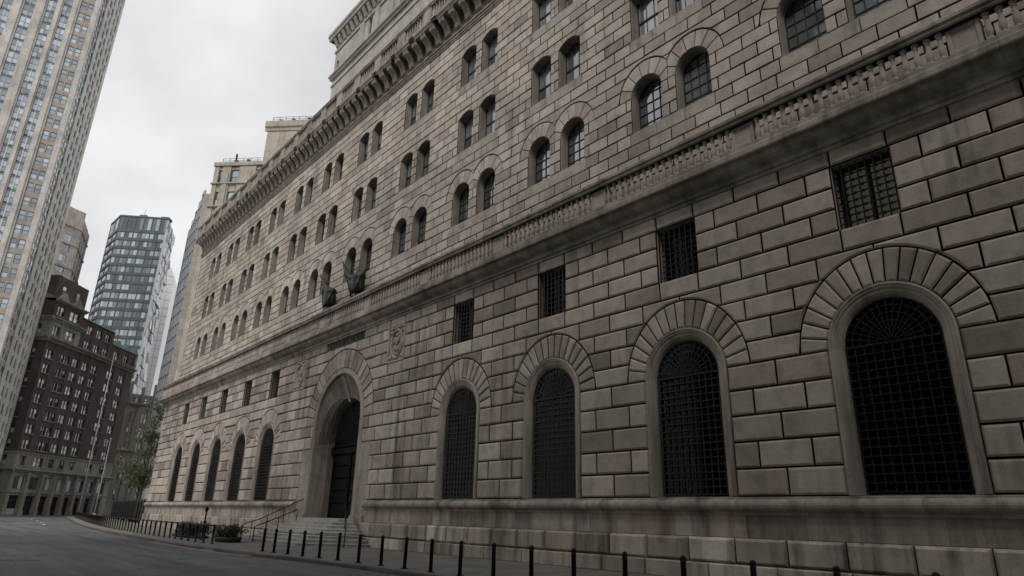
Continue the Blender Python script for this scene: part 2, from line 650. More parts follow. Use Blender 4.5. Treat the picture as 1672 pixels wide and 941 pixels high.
def sweep(mb, path, prof, m=0, smooth=False):
    """prof = [(offset along the normal, d)]"""
    rings = []
    for (p, nv) in path:
        rings.append(mb.pts([(p[0] + nv[0] * o, d, p[1] + nv[1] * o) for o, d in prof]))
    n = len(prof)
    for a, b in zip(rings[:-1], rings[1:]):
        for k in range(n - 1):
            mb.face((a + k, b + k, b + k + 1, a + k + 1), m, smooth)


LF = lambda s, d, z: (s, -d, z)
sb = MB(LF)
SURP = [(0.0, -0.24), (0.0, -0.10), (0.03, -0.06), (0.055, -0.06), (0.06, -0.02), (0.16, 0.045), (0.26, 0.065), (0.27, 0.095), (0.33, 0.105), (0.36, 0.135), (0.405, 0.135), (0.42, 0.11), (0.42, -0.05)]
sweep(sb, path_arch(HW, SPR, 2.545), SURP)
sb.quad((-HW, 0.0, 2.553), (HW, 0.0, 2.553), (HW, -0.24, 2.57), (-HW, -0.24, 2.57), 0)
surround_me = sb.mesh('arched_window', [M_TRIM])
gb = MB(LF)
GD = -0.08
bw = 0.0175


def bar(p, q, w=bw, dd=GD, th=0.03):
    a, b = Vector((p[0], p[1])), Vector((q[0], q[1]))
    t = (b - a)
    if t.length < 1e-4:
        return
    t.normalize(); n = Vector((-t.y, t.x)) * w
    P = [a - n, b - n, b + n, a + n]
    i = gb.pts([(x.x, dd + th / 2, x.y) for x in P]); j = gb.pts([(x.x, dd - th / 2, x.y) for x in P])
    gb.face((i, i + 1, i + 2, i + 3))
    for k in range(4):
        k2 = (k + 1) % 4
        gb.face((j + k, j + k2, i + k2, i + k))


nv, nh = 10, 17
zs0 = 2.62
for k in range(nv + 1):
    u = -HW + 0.02 + (2 * HW - 0.04) * k / nv
    bar((u, zs0), (u, SPR - 0.02))
    for q in range(nh + 1):
        z = zs0 + 0.03 + (SPR - zs0 - 0.05) * q / nh
        if 0 < k < nv:
            gb.box(u - 0.031, u + 0.031, GD - 0.03, GD + 0.034, z - 0.031, z + 0.031)
for q in range(nh + 1):
    z = zs0 + 0.03 + (SPR - zs0 - 0.05) * q / nh
    # each bar sags a little between the uprights
    for k in range(nv):
        u0 = -HW + (2 * HW) * k / nv; u1 = -HW + 2 * HW * (k + 1) / nv
        bar((u0, z), ((u0 + u1) / 2, z - 0.022), bw, GD + 0.012); bar(((u0 + u1) / 2, z - 0.022), (u1, z), bw, GD + 0.012)
for r in (0.12, 0.38, 0.62, 0.86, 1.08, 1.27):
    n = 28
    for q in range(n):
        a, b = PI * q / n, PI * (q + 1) / n
        bar((r * math.cos(a), SPR + r * math.sin(a)), (r * math.cos(b), SPR + r * math.sin(b)))
for q in range(17):
    a = PI * q / 16
    r0 = 0.12 if q % 2 == 0 else 0.38
    bar((r0 * math.cos(a), SPR + r0 * math.sin(a)), (1.28 * math.cos(a), SPR + 1.28 * math.sin(a)))
    for r in (0.62, 0.86, 1.08):
        x, z = r * math.cos(a), SPR + r * math.sin(a)
        gb.box(x - 0.029, x + 0.029, GD - 0.03, GD + 0.03, z - 0.029, z + 0.029)
grille_me = gb.mesh('grille', [M_IRON])
pb = MB(LF)
pv = [p for p, _ in path_arch(HW - 0.002, SPR, 2.56)]
i0 = pb.pts([(x, -0.2, z) for x, z in pv]); pb.face([i0 + k for k in range(len(pv) - 1, -1, -1)])
pane_me = pb.mesh('pane', [M_CLEAR])


def curtain_mesh(w, z0, z1, seed, gaps, cd=-0.8):
    rg = random.Random(seed)
    mb = MB(LF)
    for a, b in gaps:
        n = int((b - a) / 0.025)
        ph = rg.uniform(0, 6)
        us = [a + (b - a) * k / n for k in range(n + 1)]
        dd = [cd + 0.045 * math.sin(u * 34 + ph + 1.6 * math.sin(u * 7 + ph)) for u in us]
        i = mb.pts([(u, d, z0) for u, d in zip(us, dd)]); j = mb.pts([(u, d, z1) for u, d in zip(us, dd)])
        for k in range(n):
            mb.face((i + k, i + k + 1, j + k + 1, j + k), 0, True)
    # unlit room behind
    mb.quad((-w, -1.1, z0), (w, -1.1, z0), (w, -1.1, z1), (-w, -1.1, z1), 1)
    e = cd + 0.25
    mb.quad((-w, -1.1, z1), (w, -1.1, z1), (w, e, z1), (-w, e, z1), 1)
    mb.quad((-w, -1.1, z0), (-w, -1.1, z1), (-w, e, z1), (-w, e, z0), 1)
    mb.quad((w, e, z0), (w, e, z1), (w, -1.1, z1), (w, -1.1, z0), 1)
    return mb.mesh('curtain', [M_CURT, M_DARK])


cur_me = [curtain_mesh(1.5, 2.5, 8.3, s, g, -0.45) for s, g in ((1, ((-1.1, -0.35), (-0.2, 1.2))), (2, ((-1.2, -0.7), (-0.35, 0.1), (0.25, 1.1))), (3, ((-0.6, 0.2), (0.5, 1.0))))]
mez_cur = [curtain_mesh(1.0, 10.4, 12.8, s, g) for s, g in ((5, ((-0.9, -0.2), (0.0, 0.85))), (6, ((-0.5, 0.3), (0.5, 0.9))))]

mez_pale = curtain_mesh(1.0, 10.4, 12.8, 9, ((-0.8, -0.1), (0.02, 0.8)))
mez_pale.materials[0] = M_CURL


def inst(name, me, parent, loc, rz=0.0):
    o = bpy.data.objects.new(name, me)
    return link(o, parent, loc, rz)


for n, k in enumerate(ARCH_K):
    s = inst('arched_window', surround_me, bank, (BX[k], 20, 0))
    inst('grille', grille_me, s, (BX[k], 20, 0))
    inst('pane', pane_me, s, (BX[k], 20, 0))
    inst('curtain', cur_me[n % 3], s, (BX[k], 20, 0))

# ---- square barred windows under the belt course
gb = MB(LF)
GD = -0.3
for k in range(8):
    u = -0.86 + 1.72 * k / 7
    bar((u, 10.5), (u, 12.72), 0.02)
for q in range(10):
    z = 10.55 + 2.12 * q / 9
    bar((-0.9, z), (0.9, z), 0.02, GD + 0.012)
    for k in range(1, 7):
        u = -0.86 + 1.72 * k / 7
        gb.box(u - 0.037, u + 0.037, GD - 0.03, GD + 0.035, z - 0.037, z + 0.037)
sq_me = gb.mesh('grille', [M_IRON])
fb = MB(LF)
for a, b, c, d in ((-0.9, -0.82, 10.5, 12.72), (0.82, 0.9, 10.5, 12.72), (-0.82, 0.82, 10.5, 10.58), (-0.82, 0.82, 12.64, 12.72), (-0.03, 0.03, 10.58, 12.64)):
    fb.box(a, b, -0.56, -0.47, c, d)
sqf_me = fb.mesh('square_window', [M_FRAME])
pb = MB(LF); pb.quad((-0.82, -0.52, 10.58), (0.82, -0.52, 10.58), (0.82, -0.52, 12.64), (-0.82, -0.52, 12.64))
sqp_me = pb.mesh('pane', [M_CLEAR])
for n, k in enumerate(ARCH_K):
    s = inst('square_window', sqf_me, bank, (BX[k], 20, 0))
    inst('grille', sq_me, s, (BX[k], 20, 0)); inst('pane', sqp_me, s, (BX[k], 20, 0)); inst('curtain', mez_pale if k == 0 else mez_cur[n % 2], s, (BX[k], 20, 0))

# ---- relief panels beside the door
rp = MB(LF)
rp.box(-0.95, 0.95, -0.05, 0.03, 10.495, 12.73)
for a, b, c, d in ((-0.95, -0.84, 10.5, 12.72), (0.84, 0.95, 10.5, 12.72), (-0.84, 0.84, 10.5, 10.6), (-0.84, 0.84, 12.6, 12.72)):
    rp.box(a, b, 0.031, 0.11, c, d)
pth = []
for q in range(33):
    a = 2 * PI * q / 32
    pth.append(((0.6 * math.cos(a), 11.62 + 0.86 * math.sin(a)), (math.cos(a), math.sin(a))))
sweep(rp, pth, [(-0.08, 0.03), (-0.05, 0.11), (0.0, 0.13), (0.05, 0.11), (0.09, 0.03)])
sweep(rp, [((x * 0.72, 11.62 + (z - 11.62) * 0.78), n) for (x, z), n in pth], [(-0.04, 0.03), (0.0, 0.09), (0.04, 0.03)])
rg = random.Random(4)
for cx, cz, rx, rz in ((0, 11.75, 0.2, 0.3), (-0.12, 11.35, 0.15, 0.22), (0.14, 11.3, 0.14, 0.2), (-0.25, 11.85, 0.12, 0.25), (0.24, 11.9, 0.12, 0.25), (0, 12.15, 0.12, 0.13), (-0.66, 10.8, 0.17, 0.14), (0.66, 10.8, 0.17, 0.14), (-0.66, 12.4, 0.15, 0.14), (0.66, 12.4, 0.15, 0.14), (0.0, 10.72, 0.3, 0.08), (0, 12.52, 0.3, 0.07), (-0.7, 11.6, 0.07, 0.3), (0.7, 11.6, 0.07, 0.3)):
    rp.ell((cx, 0.03, cz), (rx, 0.11, rz))
relief_me = rp.mesh('relief_panel', [M_TRIM])
for u in (-34.12, -48.05):
    inst('relief_panel', relief_me, bank, (u, 20, 0))

# ---- carved inscription course over the door (worn letters)
ib = MB(LF)
ib.box(-2.72, 2.72, -0.1, 0.03, 12.735, 13.42)
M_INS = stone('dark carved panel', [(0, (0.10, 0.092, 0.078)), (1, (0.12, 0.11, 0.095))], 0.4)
rg = random.Random(9)
u = -2.45
while u < 2.4:
    w = rg.choice((0.1, 0.16, 0.2))
    kind = rg.choice('IILTEHN')
    ib.box(u, u + 0.055, 0.031, 0.07, 12.84, 13.26)
    if kind in 'HN':
        ib.box(u + w, u + w + 0.055, 0.031, 0.07, 12.84, 13.26)
    if kind in 'LE':
        ib.box(u + 0.057, u + w + 0.04, 0.031, 0.065, 12.84, 12.9)
    if kind in 'TE':
        ib.box(u + 0.057, u + w + 0.04, 0.031, 0.065, 13.2, 13.26)
    if kind in 'HE':
        ib.box(u + 0.057, u + w - 0.003, 0.031, 0.065, 13.02, 13.07)
    u += w + rg.choice((0.13, 0.15, 0.34))
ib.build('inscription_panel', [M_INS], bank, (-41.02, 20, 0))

# ---- portal: flat pilasters, splayed stone arch, soffit, keystone bracket, door
po = MB(lambda s, d, z: (DOOR_C + s, 20 - d, z))
for sg in (-1, 1):
    for z0, z1 in ((0.0, 0.75), (0.75, 1.42), (1.42, 1.66), (1.66, 2.55), (2.55, 3.4), (3.4, 4.25), (4.25, 5.1), (5.1, 5.925)):
        e = 0.12 if z1 < 1.7 else 0.03
        a, b = sorted((sg * (DOOR_R + 0.004), sg * 4.845))
        if z1 < 1.7:
            po.cbox(a, b, -0.3, 0.09 + e, z0 + 0.002, z1 - 0.002, 0.015)
        else:
            po.cbox(a, b, -0.3, 0.06, z0 + 0.002, z1 - 0.002, 0.006)
PRP = [(0.4, -0.05), (0.4, 0.07), (0.36, 0.09), (0.2, 0.10), (0.15, 0.13), (0.07, 0.13), (0.0, 0.08), (0.0, -0.05)]
sweep(po, path_arch(DOOR_R, DOOR_S, 1.46, 40), PRP)
IR, IS = 2.84, 6.35                       # the inner arch springs lower than the outer one
pA, pB = path_arch(DOOR_R, DOOR_S, 1.46, 40), path_arch(IR + 0.12, IS, 1.46, 40)
ra_ = po.pts([(p[0], -0.05, p[1]) for p, _ in pA]); rb_ = po.pts([(p[0], -0.66, p[1]) for p, _ in pB])
for k in range(len(pA) - 1):
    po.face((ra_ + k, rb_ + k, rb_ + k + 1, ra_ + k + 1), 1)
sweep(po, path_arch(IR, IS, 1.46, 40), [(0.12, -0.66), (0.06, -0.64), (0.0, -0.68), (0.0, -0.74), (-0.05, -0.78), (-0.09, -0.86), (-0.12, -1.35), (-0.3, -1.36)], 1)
kz = DOOR_S + DOOR_R
i = po.pts([(-0.22, -0.02, kz - 0.03), (0.22, -0.02, kz - 0.03), (0.17, -0.74, IS + IR - 0.25), (-0.17, -0.74, IS + IR - 0.25), (-0.22, -0.7, kz + 0.05), (0.22, -0.7, kz + 0.05)])
po.face((i, i + 1, i + 2, i + 3)); po.face((i, i + 3, i + 4)); po.face((i + 1, i + 5, i + 2))
portal = po.build('door_surround', [M_TRIM, M_REV], bank)
db = MB(lambda s, d, z: (DOOR_C + s, 20 - d, z))
DRr = IR - 0.1
pv = [p for p, _ in path_arch(DRr + 0.1, IS, 1.40, 30)]
i0 = db.pts([(x, -1.30, z) for x, z in pv]); db.face([i0 + k for k in range(len(pv) - 1, -1, -1)])
for sg in (-1, 1):
    for q in range(5):
        a, b = sorted((sg * 0.12, sg * (DRr - 0.15)))
        db.cbox(a + 0.1, b - 0.1, -1.295, -1.22, 1.6 + q * 0.8, 2.3 + q * 0.8, 0.04)
    a, b = sorted((sg * 0.02, sg * 0.1)); db.box(a, b, -1.295, -1.18, 1.48, 5.6)
db.box(-DRr, DRr, -1.295, -1.1, 5.6, 5.95)
db.box(-DRr, DRr, -1.295, -1.14, 6.05, 6.15)
door = db.build('door', [M_DOOR], portal)
gb = MB(lambda s, d, z: (DOOR_C + s, 20 - d, z)); GD = -1.2
for q in range(25):
    x = -2.6 + 5.2 * q / 24
    bar((x, 6.16), (x, IS + math.sqrt(max(0.05, 2.7 ** 2 - x * x))), 0.02)
for z in (6.7, 7.3, 7.9, 8.5):
    h = math.sqrt(max(0.01, 2.7 ** 2 - (z - IS) ** 2)); bar((-h, z), (h, z), 0.03, GD + 0.02)
gb.build('transom_grille', [M_DOOR], door)

# ---- steps
st = MB(W)
SX = -40.9
for k in range(8):
    h0, h1 = k * 0.182, (k + 1) * 0.182
    y = 16.35 + 0.37 * k
    hw = 3.85 - 0.06 * k
    ow = 6.35 - 0.31 * k
    yb = 19.55
    P = [(SX - hw, y), (SX + hw, y), (SX + ow, min(y + (ow - hw) * 1.05, yb)), (SX + ow, yb), (SX - ow, yb), (SX - ow, min(y + (ow - hw) * 1.05, yb))]
    def ring(off, z):
        c = Vector((SX, 19.0)); o = []
        for p in P:
            v = Vector(p) - c
            o.append((p[0] + v.normalized().x * off, p[1] + (v.normalized().y * off if p[1] < yb - 0.01 else 0), z))
        return o
    lev = [st.pts(ring(-0.05, h0)), st.pts(ring(-0.05, h1 - 0.06)), st.pts(ring(0.0, h1 - 0.05)), st.pts(ring(0.0, h1 - 0.012)), st.pts(ring(-0.012, h1))]
    for a, b in zip(lev[:-1], lev[1:]):
        for q in range(6):
            q2 = (q + 1) % 6
            st.face((a + q, a + q2, b + q2, b + q))
    st.face([lev[-1] + q for q in range(6)])
st.box(SX - 3.3, SX + 3.1, 19.2, 21.4, 1.3, 1.462)
st.build('entrance_steps', [M_STEP], bank)

# ---- belt course and its balustrade
bc = MB()
BP = [(0.0, 13.26), (0.16, 13.28), (0.16, 13.40), (0.24, 13.43), (0.26, 13.55), (0.32, 13.60), (0.45, 13.66), (0.56, 13.76), (0.62, 13.9), (0.64, 13.95), (0.78, 13.97), (0.80, 14.02), (0.80, 14.2), (0.77, 14.24), (0.72, 14.25), (0.72, 14.41), (0.68, 14.44), (-0.6, 14.44), (-0.6, 13.26)]
u = UL - 0.4
rg = random.Random(3)
while u < URT:
    w = rg.uniform(2.2, 3.4)
    bc.prof(BP, u + 0.004, min(u + w - 0.004, URT))
    u += w
bc.build('belt_course', [M_BELT], bank)
ba = MB()
RAILP = [(0.36, 15.36), (0.36, 15.41), (0.31, 15.45), (0.31, 15.50), (0.28, 15.53), (0.28, 15.66), (0.33, 15.71), (0.76, 15.71), (0.80, 15.66), (0.80, 15.55), (0.77, 15.52), (0.74, 15.49), (0.74, 15.42), (0.70, 15.36)]
u = UL - 0.3
while u < URT:
    w = rg.uniform(2.6, 3.6)
    ba.prof(RAILP[::-1], u + 0.003, min(u + w - 0.003, URT))
    u += w
balus = ba.build('balustrade', [M_BELT], bank)
pd = MB(LF)
pd.cbox(-0.42, 0.42, -0.02, 0.34, 14.442, 15.36, 0.012)
for a, b, c, d in ((-0.42, -0.3, 14.5, 15.3), (0.3, 0.42, 14.5, 15.3), (-0.3, 0.3, 14.5, 14.6), (-0.3, 0.3, 15.2, 15.3)):
    pd.cbox(a + 0.002, b - 0.002, 0.3, 0.37, c + 0.002, d - 0.002, 0.015)
ped_me = pd.mesh('pedestal', [M_BALU])
pb2 = MB(W)
pb2.lathe([(0.105, 14.442), (0.105, 14.52), (0.07, 14.54), (0.06, 14.575), (0.08, 14.62), (0.098, 14.72), (0.100, 14.80), (0.082, 14.93), (0.058, 15.08), (0.052, 15.16), (0.075, 15.19), (0.075, 15.215), (0.062, 15.235), (0.072, 15.27), (0.10, 15.30), (0.10, 15.36)], (0, 0, 0), 12)
bal_me = pb2.mesh('baluster', [M_BALU])
peds = [U(k + 0.5) for k in range(-2, 12)]
peds = [p for p in peds if UL < p < URT] + [UL + 0.15]
for p in peds:
    inst('pedestal', ped_me, balus, (p, 19.8, 0))
bx = []
pp = sorted(peds, reverse=True)
pp = [URT + 0.4] + pp
for a, b in zip(pp[:-1], pp[1:]):
    L = (a - 0.42) - (b + 0.42)
    n = max(1, int(round(L / 0.328)))
    for k in range(n):
        bx.append(b + 0.42 + L * (k + 0.5) / n)
bx = [x for x in bx if x < 2.5]
bx.sort(key=lambda x: abs(x))
rest = MB(W)
for k, x in enumerate(bx):
    if k < 100:
        inst('baluster', bal_me, balus, (x, 19.46, 0))
    else:
        rest.merge(pb2, (x, 19.46, 0))
rest.build('baluster', [M_BALU], balus, kind='stuff')

# ---- upper wall
YU = 20.2
UD = -0.2
uF = lambda s, d, z: (s, YU - d, z)
uw = MB(uF)
RH_ = 0.605
ZA, ZB, ZC = 17.86, 22.70, 27.54
UUL, UUR = -83.9, URT
UPK = list(range(-1, 12))
AO, AHW = 1.19, 0.81
BO, BHW = 1.055, 0.755
A_SPR = ZA + 3 * RH_


def up_b(u):
    b = -1.0
    for k in UPK:
        for sg in (-1, 1):
            c = BX[k] * 1.0 + sg * AO
            if abs(u - c) < 1.5:
                b = max(b, arc_b(c, 1.5, 1.62, A_SPR)(u))
    return b


nrow = 0
z = ZA - 6 * RH_
rows = []
while z < 31.3:
    rows.append((z, z + RH_)); z += RH_
ZTOP = rows[-1][1]
for i, (z0, z1) in enumerate(rows):
    zm = 0.5 * (z0 + z1)
    off = 0.0 if i % 2 == 0 else 1 / 12
    joints = [U(k / 6 + off) for k in range(-12, 78)]
    cuts = []
    if ZA < zm < A_SPR:
        cuts = [(BX[k] + s * AO - AHW, BX[k] + s * AO + AHW) for k in UPK for s in (-1, 1)]
    for ZZ in (ZB, ZC):
        if ZZ < zm < ZZ + 4 * RH_:
            cuts = [(BX[k] + s * BO - BHW, BX[k] + s * BO + BHW) for k in UPK for s in (-1, 1)]
        elif ZZ + 4 * RH_ < zm < ZZ + 5 * RH_:
            cuts = [(BX[k] - BO - 1.05, BX[k] + BO + 1.05) for k in UPK]
        elif ZZ - RH_ < zm < ZZ:
            cuts = [(BX[k] - BO - BHW - 0.12, BX[k] + BO + BHW + 0.12) for k in UPK]
    if ZA - RH_ < zm < ZA:
        cuts = [(BX[k] - AO - AHW - 0.12, BX[k] + AO + AHW + 0.12) for k in UPK]
    jn = joints
    if cuts and (zm < A_SPR) and zm > ZA or any(ZZ < zm < ZZ + 4 * RH_ for ZZ in (ZB, ZC)):
        jn = joints
    rows_emit(uw, z0, z1, jn, cuts, UUL, UUR, up_b if A_SPR + 0.05 < z1 < A_SPR + 2.3 else None, 0.0, 0.05, 0.022, 0.022, 0.3, step=0.028)
    uw.quad((UUL, -14, z0), (UUL, 0.0, z0), (UUL, 0.0, z1), (UUL, -14, z1), 0)
RD = 0.5
for k in UPK:
    for sg in (-1, 1):
        c = BX[k] + sg * AO
        clip = (BX[k], sg)
        voussoirs(uw, c, A_SPR, AHW, AHW, 1.5, 1.62, 7, 0.0, 0.035, 0.016, 0.02, clip)
        # reveal
        pa = [((c + p[0], p[1]), n) for p, n in path_arch(AHW, A_SPR, ZA, 14)]
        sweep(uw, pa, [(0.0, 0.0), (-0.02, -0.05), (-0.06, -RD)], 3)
        uw.quad((c - AHW, 0.0, ZA), (c + AHW, 0.0, ZA), (c + AHW, -RD, ZA + 0.08), (c - AHW, -RD, ZA + 0.08), 2)
        for ZZ in (ZB, ZC):
            c = BX[k] + sg * BO
            zt = ZZ + 4 * RH_
            ris = 0.3
            P = [((c - BHW, ZZ), (-1, 0)), ((c - BHW, zt - 0.06), (-1, 0)), ((c - BHW + 0.03, zt + 0.02), (-0.7, 0.7))]
            Rr = (0.72 ** 2 + ris ** 2) / (2 * ris)
            for q in range(9):
                x = -0.66 + 1.32 * q / 8
                P.append(((c + x, zt + ris - Rr + math.sqrt(Rr * Rr - x * x)), (x / Rr, 0.97)))
            P += [((c + BHW - 0.03, zt + 0.02), (0.7, 0.7)), ((c + BHW, zt - 0.06), (1, 0)), ((c + BHW, ZZ), (1, 0))]
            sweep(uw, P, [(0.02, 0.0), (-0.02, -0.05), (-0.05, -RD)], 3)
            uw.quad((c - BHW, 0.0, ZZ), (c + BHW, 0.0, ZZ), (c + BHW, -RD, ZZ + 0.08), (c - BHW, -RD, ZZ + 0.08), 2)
            # flat arch of five wedges
            def arc(x):
                return zt + max(0.0, ris - Rr + math.sqrt(max(0, Rr * Rr - x * x))) if abs(x) < BHW - 0.03 else zt
            tops = [-1.05, -0.62, -0.22, 0.22, 0.62, 1.05]
            bots = [-1.05, -0.44, -0.15, 0.15, 0.44, 1.05]
            for a in range(5):
                n = 6
                bp = [(c + bots[a] + (bots[a + 1] - bots[a]) * q / n, arc(bots[a] + (bots[a + 1] - bots[a]) * q / n)) for q in range(n + 1)]
                block(uw, bp + [(c + tops[a + 1], zt + RH_), (c + tops[a], zt + RH_)], 0.0, 0.035, 0.014, 0.02)
    # sill courses of pale stone
    for ZZ, oo, hh in ((ZA, AO, AHW), (ZB, BO, BHW), (ZC, BO, BHW)):
        L = oo + hh + 0.12
        for q in range(3):
            a = BX[k] - L + 2 * L * q / 3
            block(uw, [(a, ZZ - RH_), (a + 2 * L / 3, ZZ - RH_), (a + 2 * L / 3, ZZ), (a, ZZ)], 0.0, 0.05, 0.01, 0.015, 2, 1)
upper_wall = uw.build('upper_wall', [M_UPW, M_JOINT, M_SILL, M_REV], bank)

# ---- upper windows: frame > pane
def win_mesh(kind):
    f = MB(LF); p = MB(LF)
    d0, d1 = -0.54, -0.46
    if kind == 'A':
        h, zc, r = AHW - 0.05, 3 * RH_, AHW - 0.055
        pa = path_arch(r, zc, 0.06, 16)
        sweep(f, pa, [(0.01, d1), (-0.06, d1), (-0.06, d0)])
        xs = (-0.38, 0.0, 0.38); zs = (0.55, 1.05, 1.55, 2.05)
        for x in xs:
            f.box(x - 0.018, x + 0.018, d0 + 0.02, d1 - 0.01, 0.07, zc + math.sqrt(r * r - x * x))
        for zz in zs:
            f.box(-r if zz < zc else -math.sqrt(r * r - (zz - zc) ** 2), r if zz < zc else math.sqrt(r * r - (zz - zc) ** 2), d0 + 0.015, d1 - 0.012, zz - 0.02, zz + 0.02)
        pv = [q for q, _ in pa]
        i = p.pts([(x, d0 + 0.03, zz) for x, zz in pv]); p.face([i + q for q in range(len(pv) - 1, -1, -1)])
    else:
        h, H = BHW - 0.05, 4 * RH_ + 0.12
        for a, b, c, d in ((-h, -h + 0.07, 0.06, H + 0.14), (h - 0.07, h, 0.06, H + 0.14), (-h + 0.07, h - 0.07, 0.06, 0.14), (-h + 0.07, h - 0.07, H + 0.06, H + 0.14), (-h + 0.07, h - 0.07, 1.18, 1.27)):
            f.box(a, b, d0, d1, c, d)
        for x in (-0.22, 0.22):
            f.box(x - 0.015, x + 0.015, d0 + 0.02, d1 - 0.01, 0.14, H + 0.06)
        p.quad((-h, d0 + 0.03, 0.06), (h, d0 + 0.03, 0.06), (h, d0 + 0.03, 1.22), (-h, d0 + 0.03, 1.22))
        p.quad((-h, d0 + 0.035, 1.22), (h, d0 + 0.035, 1.22), (h, d0 + 0.035, H + 0.2), (-h, d0 + 0.035, H + 0.2))
    return f.mesh('window', [M_FRAME]), p.mesh('pane', [M_PANEB])


WA, WB = win_mesh('A'), win_mesh('B')
for k in UPK:
    for sg in (-1, 1):
        for ZZ, oo, (fm, pm) in ((ZA, AO, WA), (ZB, BO, WB), (ZC, BO, WB)):
            lc = (BX[k] + sg * oo, YU, ZZ)
            o = inst('window', fm, bank, lc); inst('pane', pm, o, lc)

# ---- cornice: string moulding, frieze, corbels, slab, parapet
co = MB(uF)
Z1 = ZTOP
rg = random.Random(8)
CP = [(-0.5, Z1), (0.10, Z1), (0.10, Z1 + 0.1), (0.16, Z1 + 0.14), (0.18, Z1 + 0.26), (0.26, Z1 + 0.32), (0.26, Z1 + 0.40), (0.05, Z1 + 0.42), (0.05, Z1 + 0.5)]
FZ0 = Z1 + 0.5
SLZ = Z1 + 2.0
u = UUL - 0.25
while u < UUR:
    w = rg.uniform(2.5, 3.6); e = min(u + w, UUR)
    co.prof(CP + [(-0.5, FZ0)], u + 0.003, e - 0.003)
    co.prof([(-0.5, FZ0 + 0.002), (0.05, FZ0 + 0.002), (0.05, SLZ - 0.001), (-0.5, SLZ - 0.001)], u + 0.003, e - 0.003)
    co.prof([(-0.5, SLZ), (0.95, SLZ), (0.95, SLZ + 0.1), (0.99, SLZ + 0.14), (1.05, SLZ + 0.24), (1.05, SLZ + 0.36), (1.01, SLZ + 0.42), (0.6, SLZ + 0.46), (-0.5, SLZ + 0.46)], u - 0.6 + 0.003, e - 0.003 if e < UUR else UUR)
    u = e
cornice = co.build('cornice', [M_TRIM], bank)
cb = MB(LF)
cpf = [(0.05, 0.0), (0.16, 0.02), (0.26, 0.12), (0.34, 0.42), (0.46, 0.66), (0.66, 0.82), (0.84, 0.92), (0.88, 1.05), (0.88, 1.2), (0.05, 1.2)]
for s0, s1 in ((-0.26, 0.26),):
    i = cb.pts([(s0, d, zz) for d, zz in cpf]); j = cb.pts([(s1, d, zz) for d, zz in cpf]); n = len(cpf)
    for k in range(n - 1):
        cb.face((i + k, j + k, j + k + 1, i + k + 1))
    cb.face([j + k for k in range(n)]); cb.face([i + k for k in range(n - 1, -1, -1)])
cb.box(-0.3, 0.3, 0.051, 0.92, 1.2, 1.29)
corb_me = cb.mesh('corbel', [M_TRIM])
mt_ = MB(LF)
for a, b, c, d in ((-0.2, -0.15, 0, 0.36), (0.15, 0.2, 0, 0.36), (-0.15, 0.15, 0, 0.05), (-0.15, 0.15, 0.31, 0.36)):
    mt_.box(a, b, 0.052, 0.10, c, d)
mt_me = mt_.mesh('frieze_panel', [M_TRIM])
k = -6
while k < 74:
    u = U(k / 6)
    if UUL + 0.1 < u < UUR - 0.3:
        inst('corbel', corb_me, cornice, (u, YU, SLZ - 1.292))
        v = U((k + 0.5) / 6)
        inst('frieze_panel', mt_me, cornice, (v, YU, FZ0 + 0.12))
    k += 1
pr = MB(uF)
PZ0, PZ1 = SLZ + 0.46, SLZ + 1.95
pr.prof([(0.5, PZ0), (1.0, PZ0), (1.0, PZ0 + 0.12), (0.5, PZ0 + 0.12)], UUL - 0.55, UUR)
pr.prof([(0.48, PZ1 - 0.28), (1.02, PZ1 - 0.28), (1.02, PZ1 - 0.2), (1.08, PZ1 - 0.14), (1.08, PZ1), (0.48, PZ1)], UUL - 0.62, UUR)
for k in range(-4, 26):
    u = U(k / 2 + 0.25)
    if UUL < u < UUR - 0.5:
        pr.cbox(u - 0.48, u + 0.48, 0.56, 0.98, PZ0 + 0.121, PZ1 - 0.281, 0.02)
pr.cbox(UUL - 0.5, UUL + 0.35, 0.56, 0.98, PZ0 + 0.121, PZ1 - 0.281, 0.02)
pr.box(UUL - 0.55, UUL - 0.1, -8, 0.35, PZ0, PZ1 - 0.1)
parapet = pr.build('parapet', [M_TRIM], bank)
pbm = MB(W)
for k in range(-4, 25):
    a, b = U(k / 2 + 0.25) - 0.5, U(k / 2 + 0.75) + 0.5
    for q in range(7):
        u = b + (a - b) * (q + 0.5) / 7
        if UUL < u < UUR - 0.3:
            pbm.lathe([(0.1, PZ0 + 0.122), (0.06, PZ0 + 0.25), (0.11, PZ0 + 0.5), (0.06, PZ0 + 0.95), (0.1, PZ1 - 0.282)], (u, YU - 0.82, 0), 6)
pbm.build('parapet_baluster', [M_TRIM], parapet, kind='stuff')
# roof behind the parapet and the plain body of the building
bd = MB(W)
bd.box(UUL + 0.1, UUR, 21.6, 60, 13.0, PZ0 + 0.3)
bd.box(UL + 0.1, UUR, 21.6, 60, 0.0, 13.0)
bd.box(UUL - 0.3, UUR, 19.9, 21.6, SLZ + 0.2, PZ0 + 0.1)
bd.build('roof', [M_SETB], bank)

# ---- set-back storeys above the roof
YS = 26.0
sF = lambda s, d, z: (s, YS - d, z)
se = MB(sF)
SL = -64.5
SZ0, SZS, SZC, SZT = 35.0, 50.6, 55.0, 57.5
swin = [(-63.9, -63.3, 51.6, 53.0), (-56.3, -55.5, 51.6, 54.4), (-49.6, -48.6, 51.6, 54.4), (-43.0, -42.0, 51.6, 54.4), (-36.2, -35.2, 51.6, 54.4)]
swin += [(-32.0 + 6.8 * k, -31.0 + 6.8 * k, 45.5, 49.0) for k in range(6)]
cuts_u = sorted(set([SL, URT] + [w for q in swin for w in q[:2]]))
us = sorted(swin)
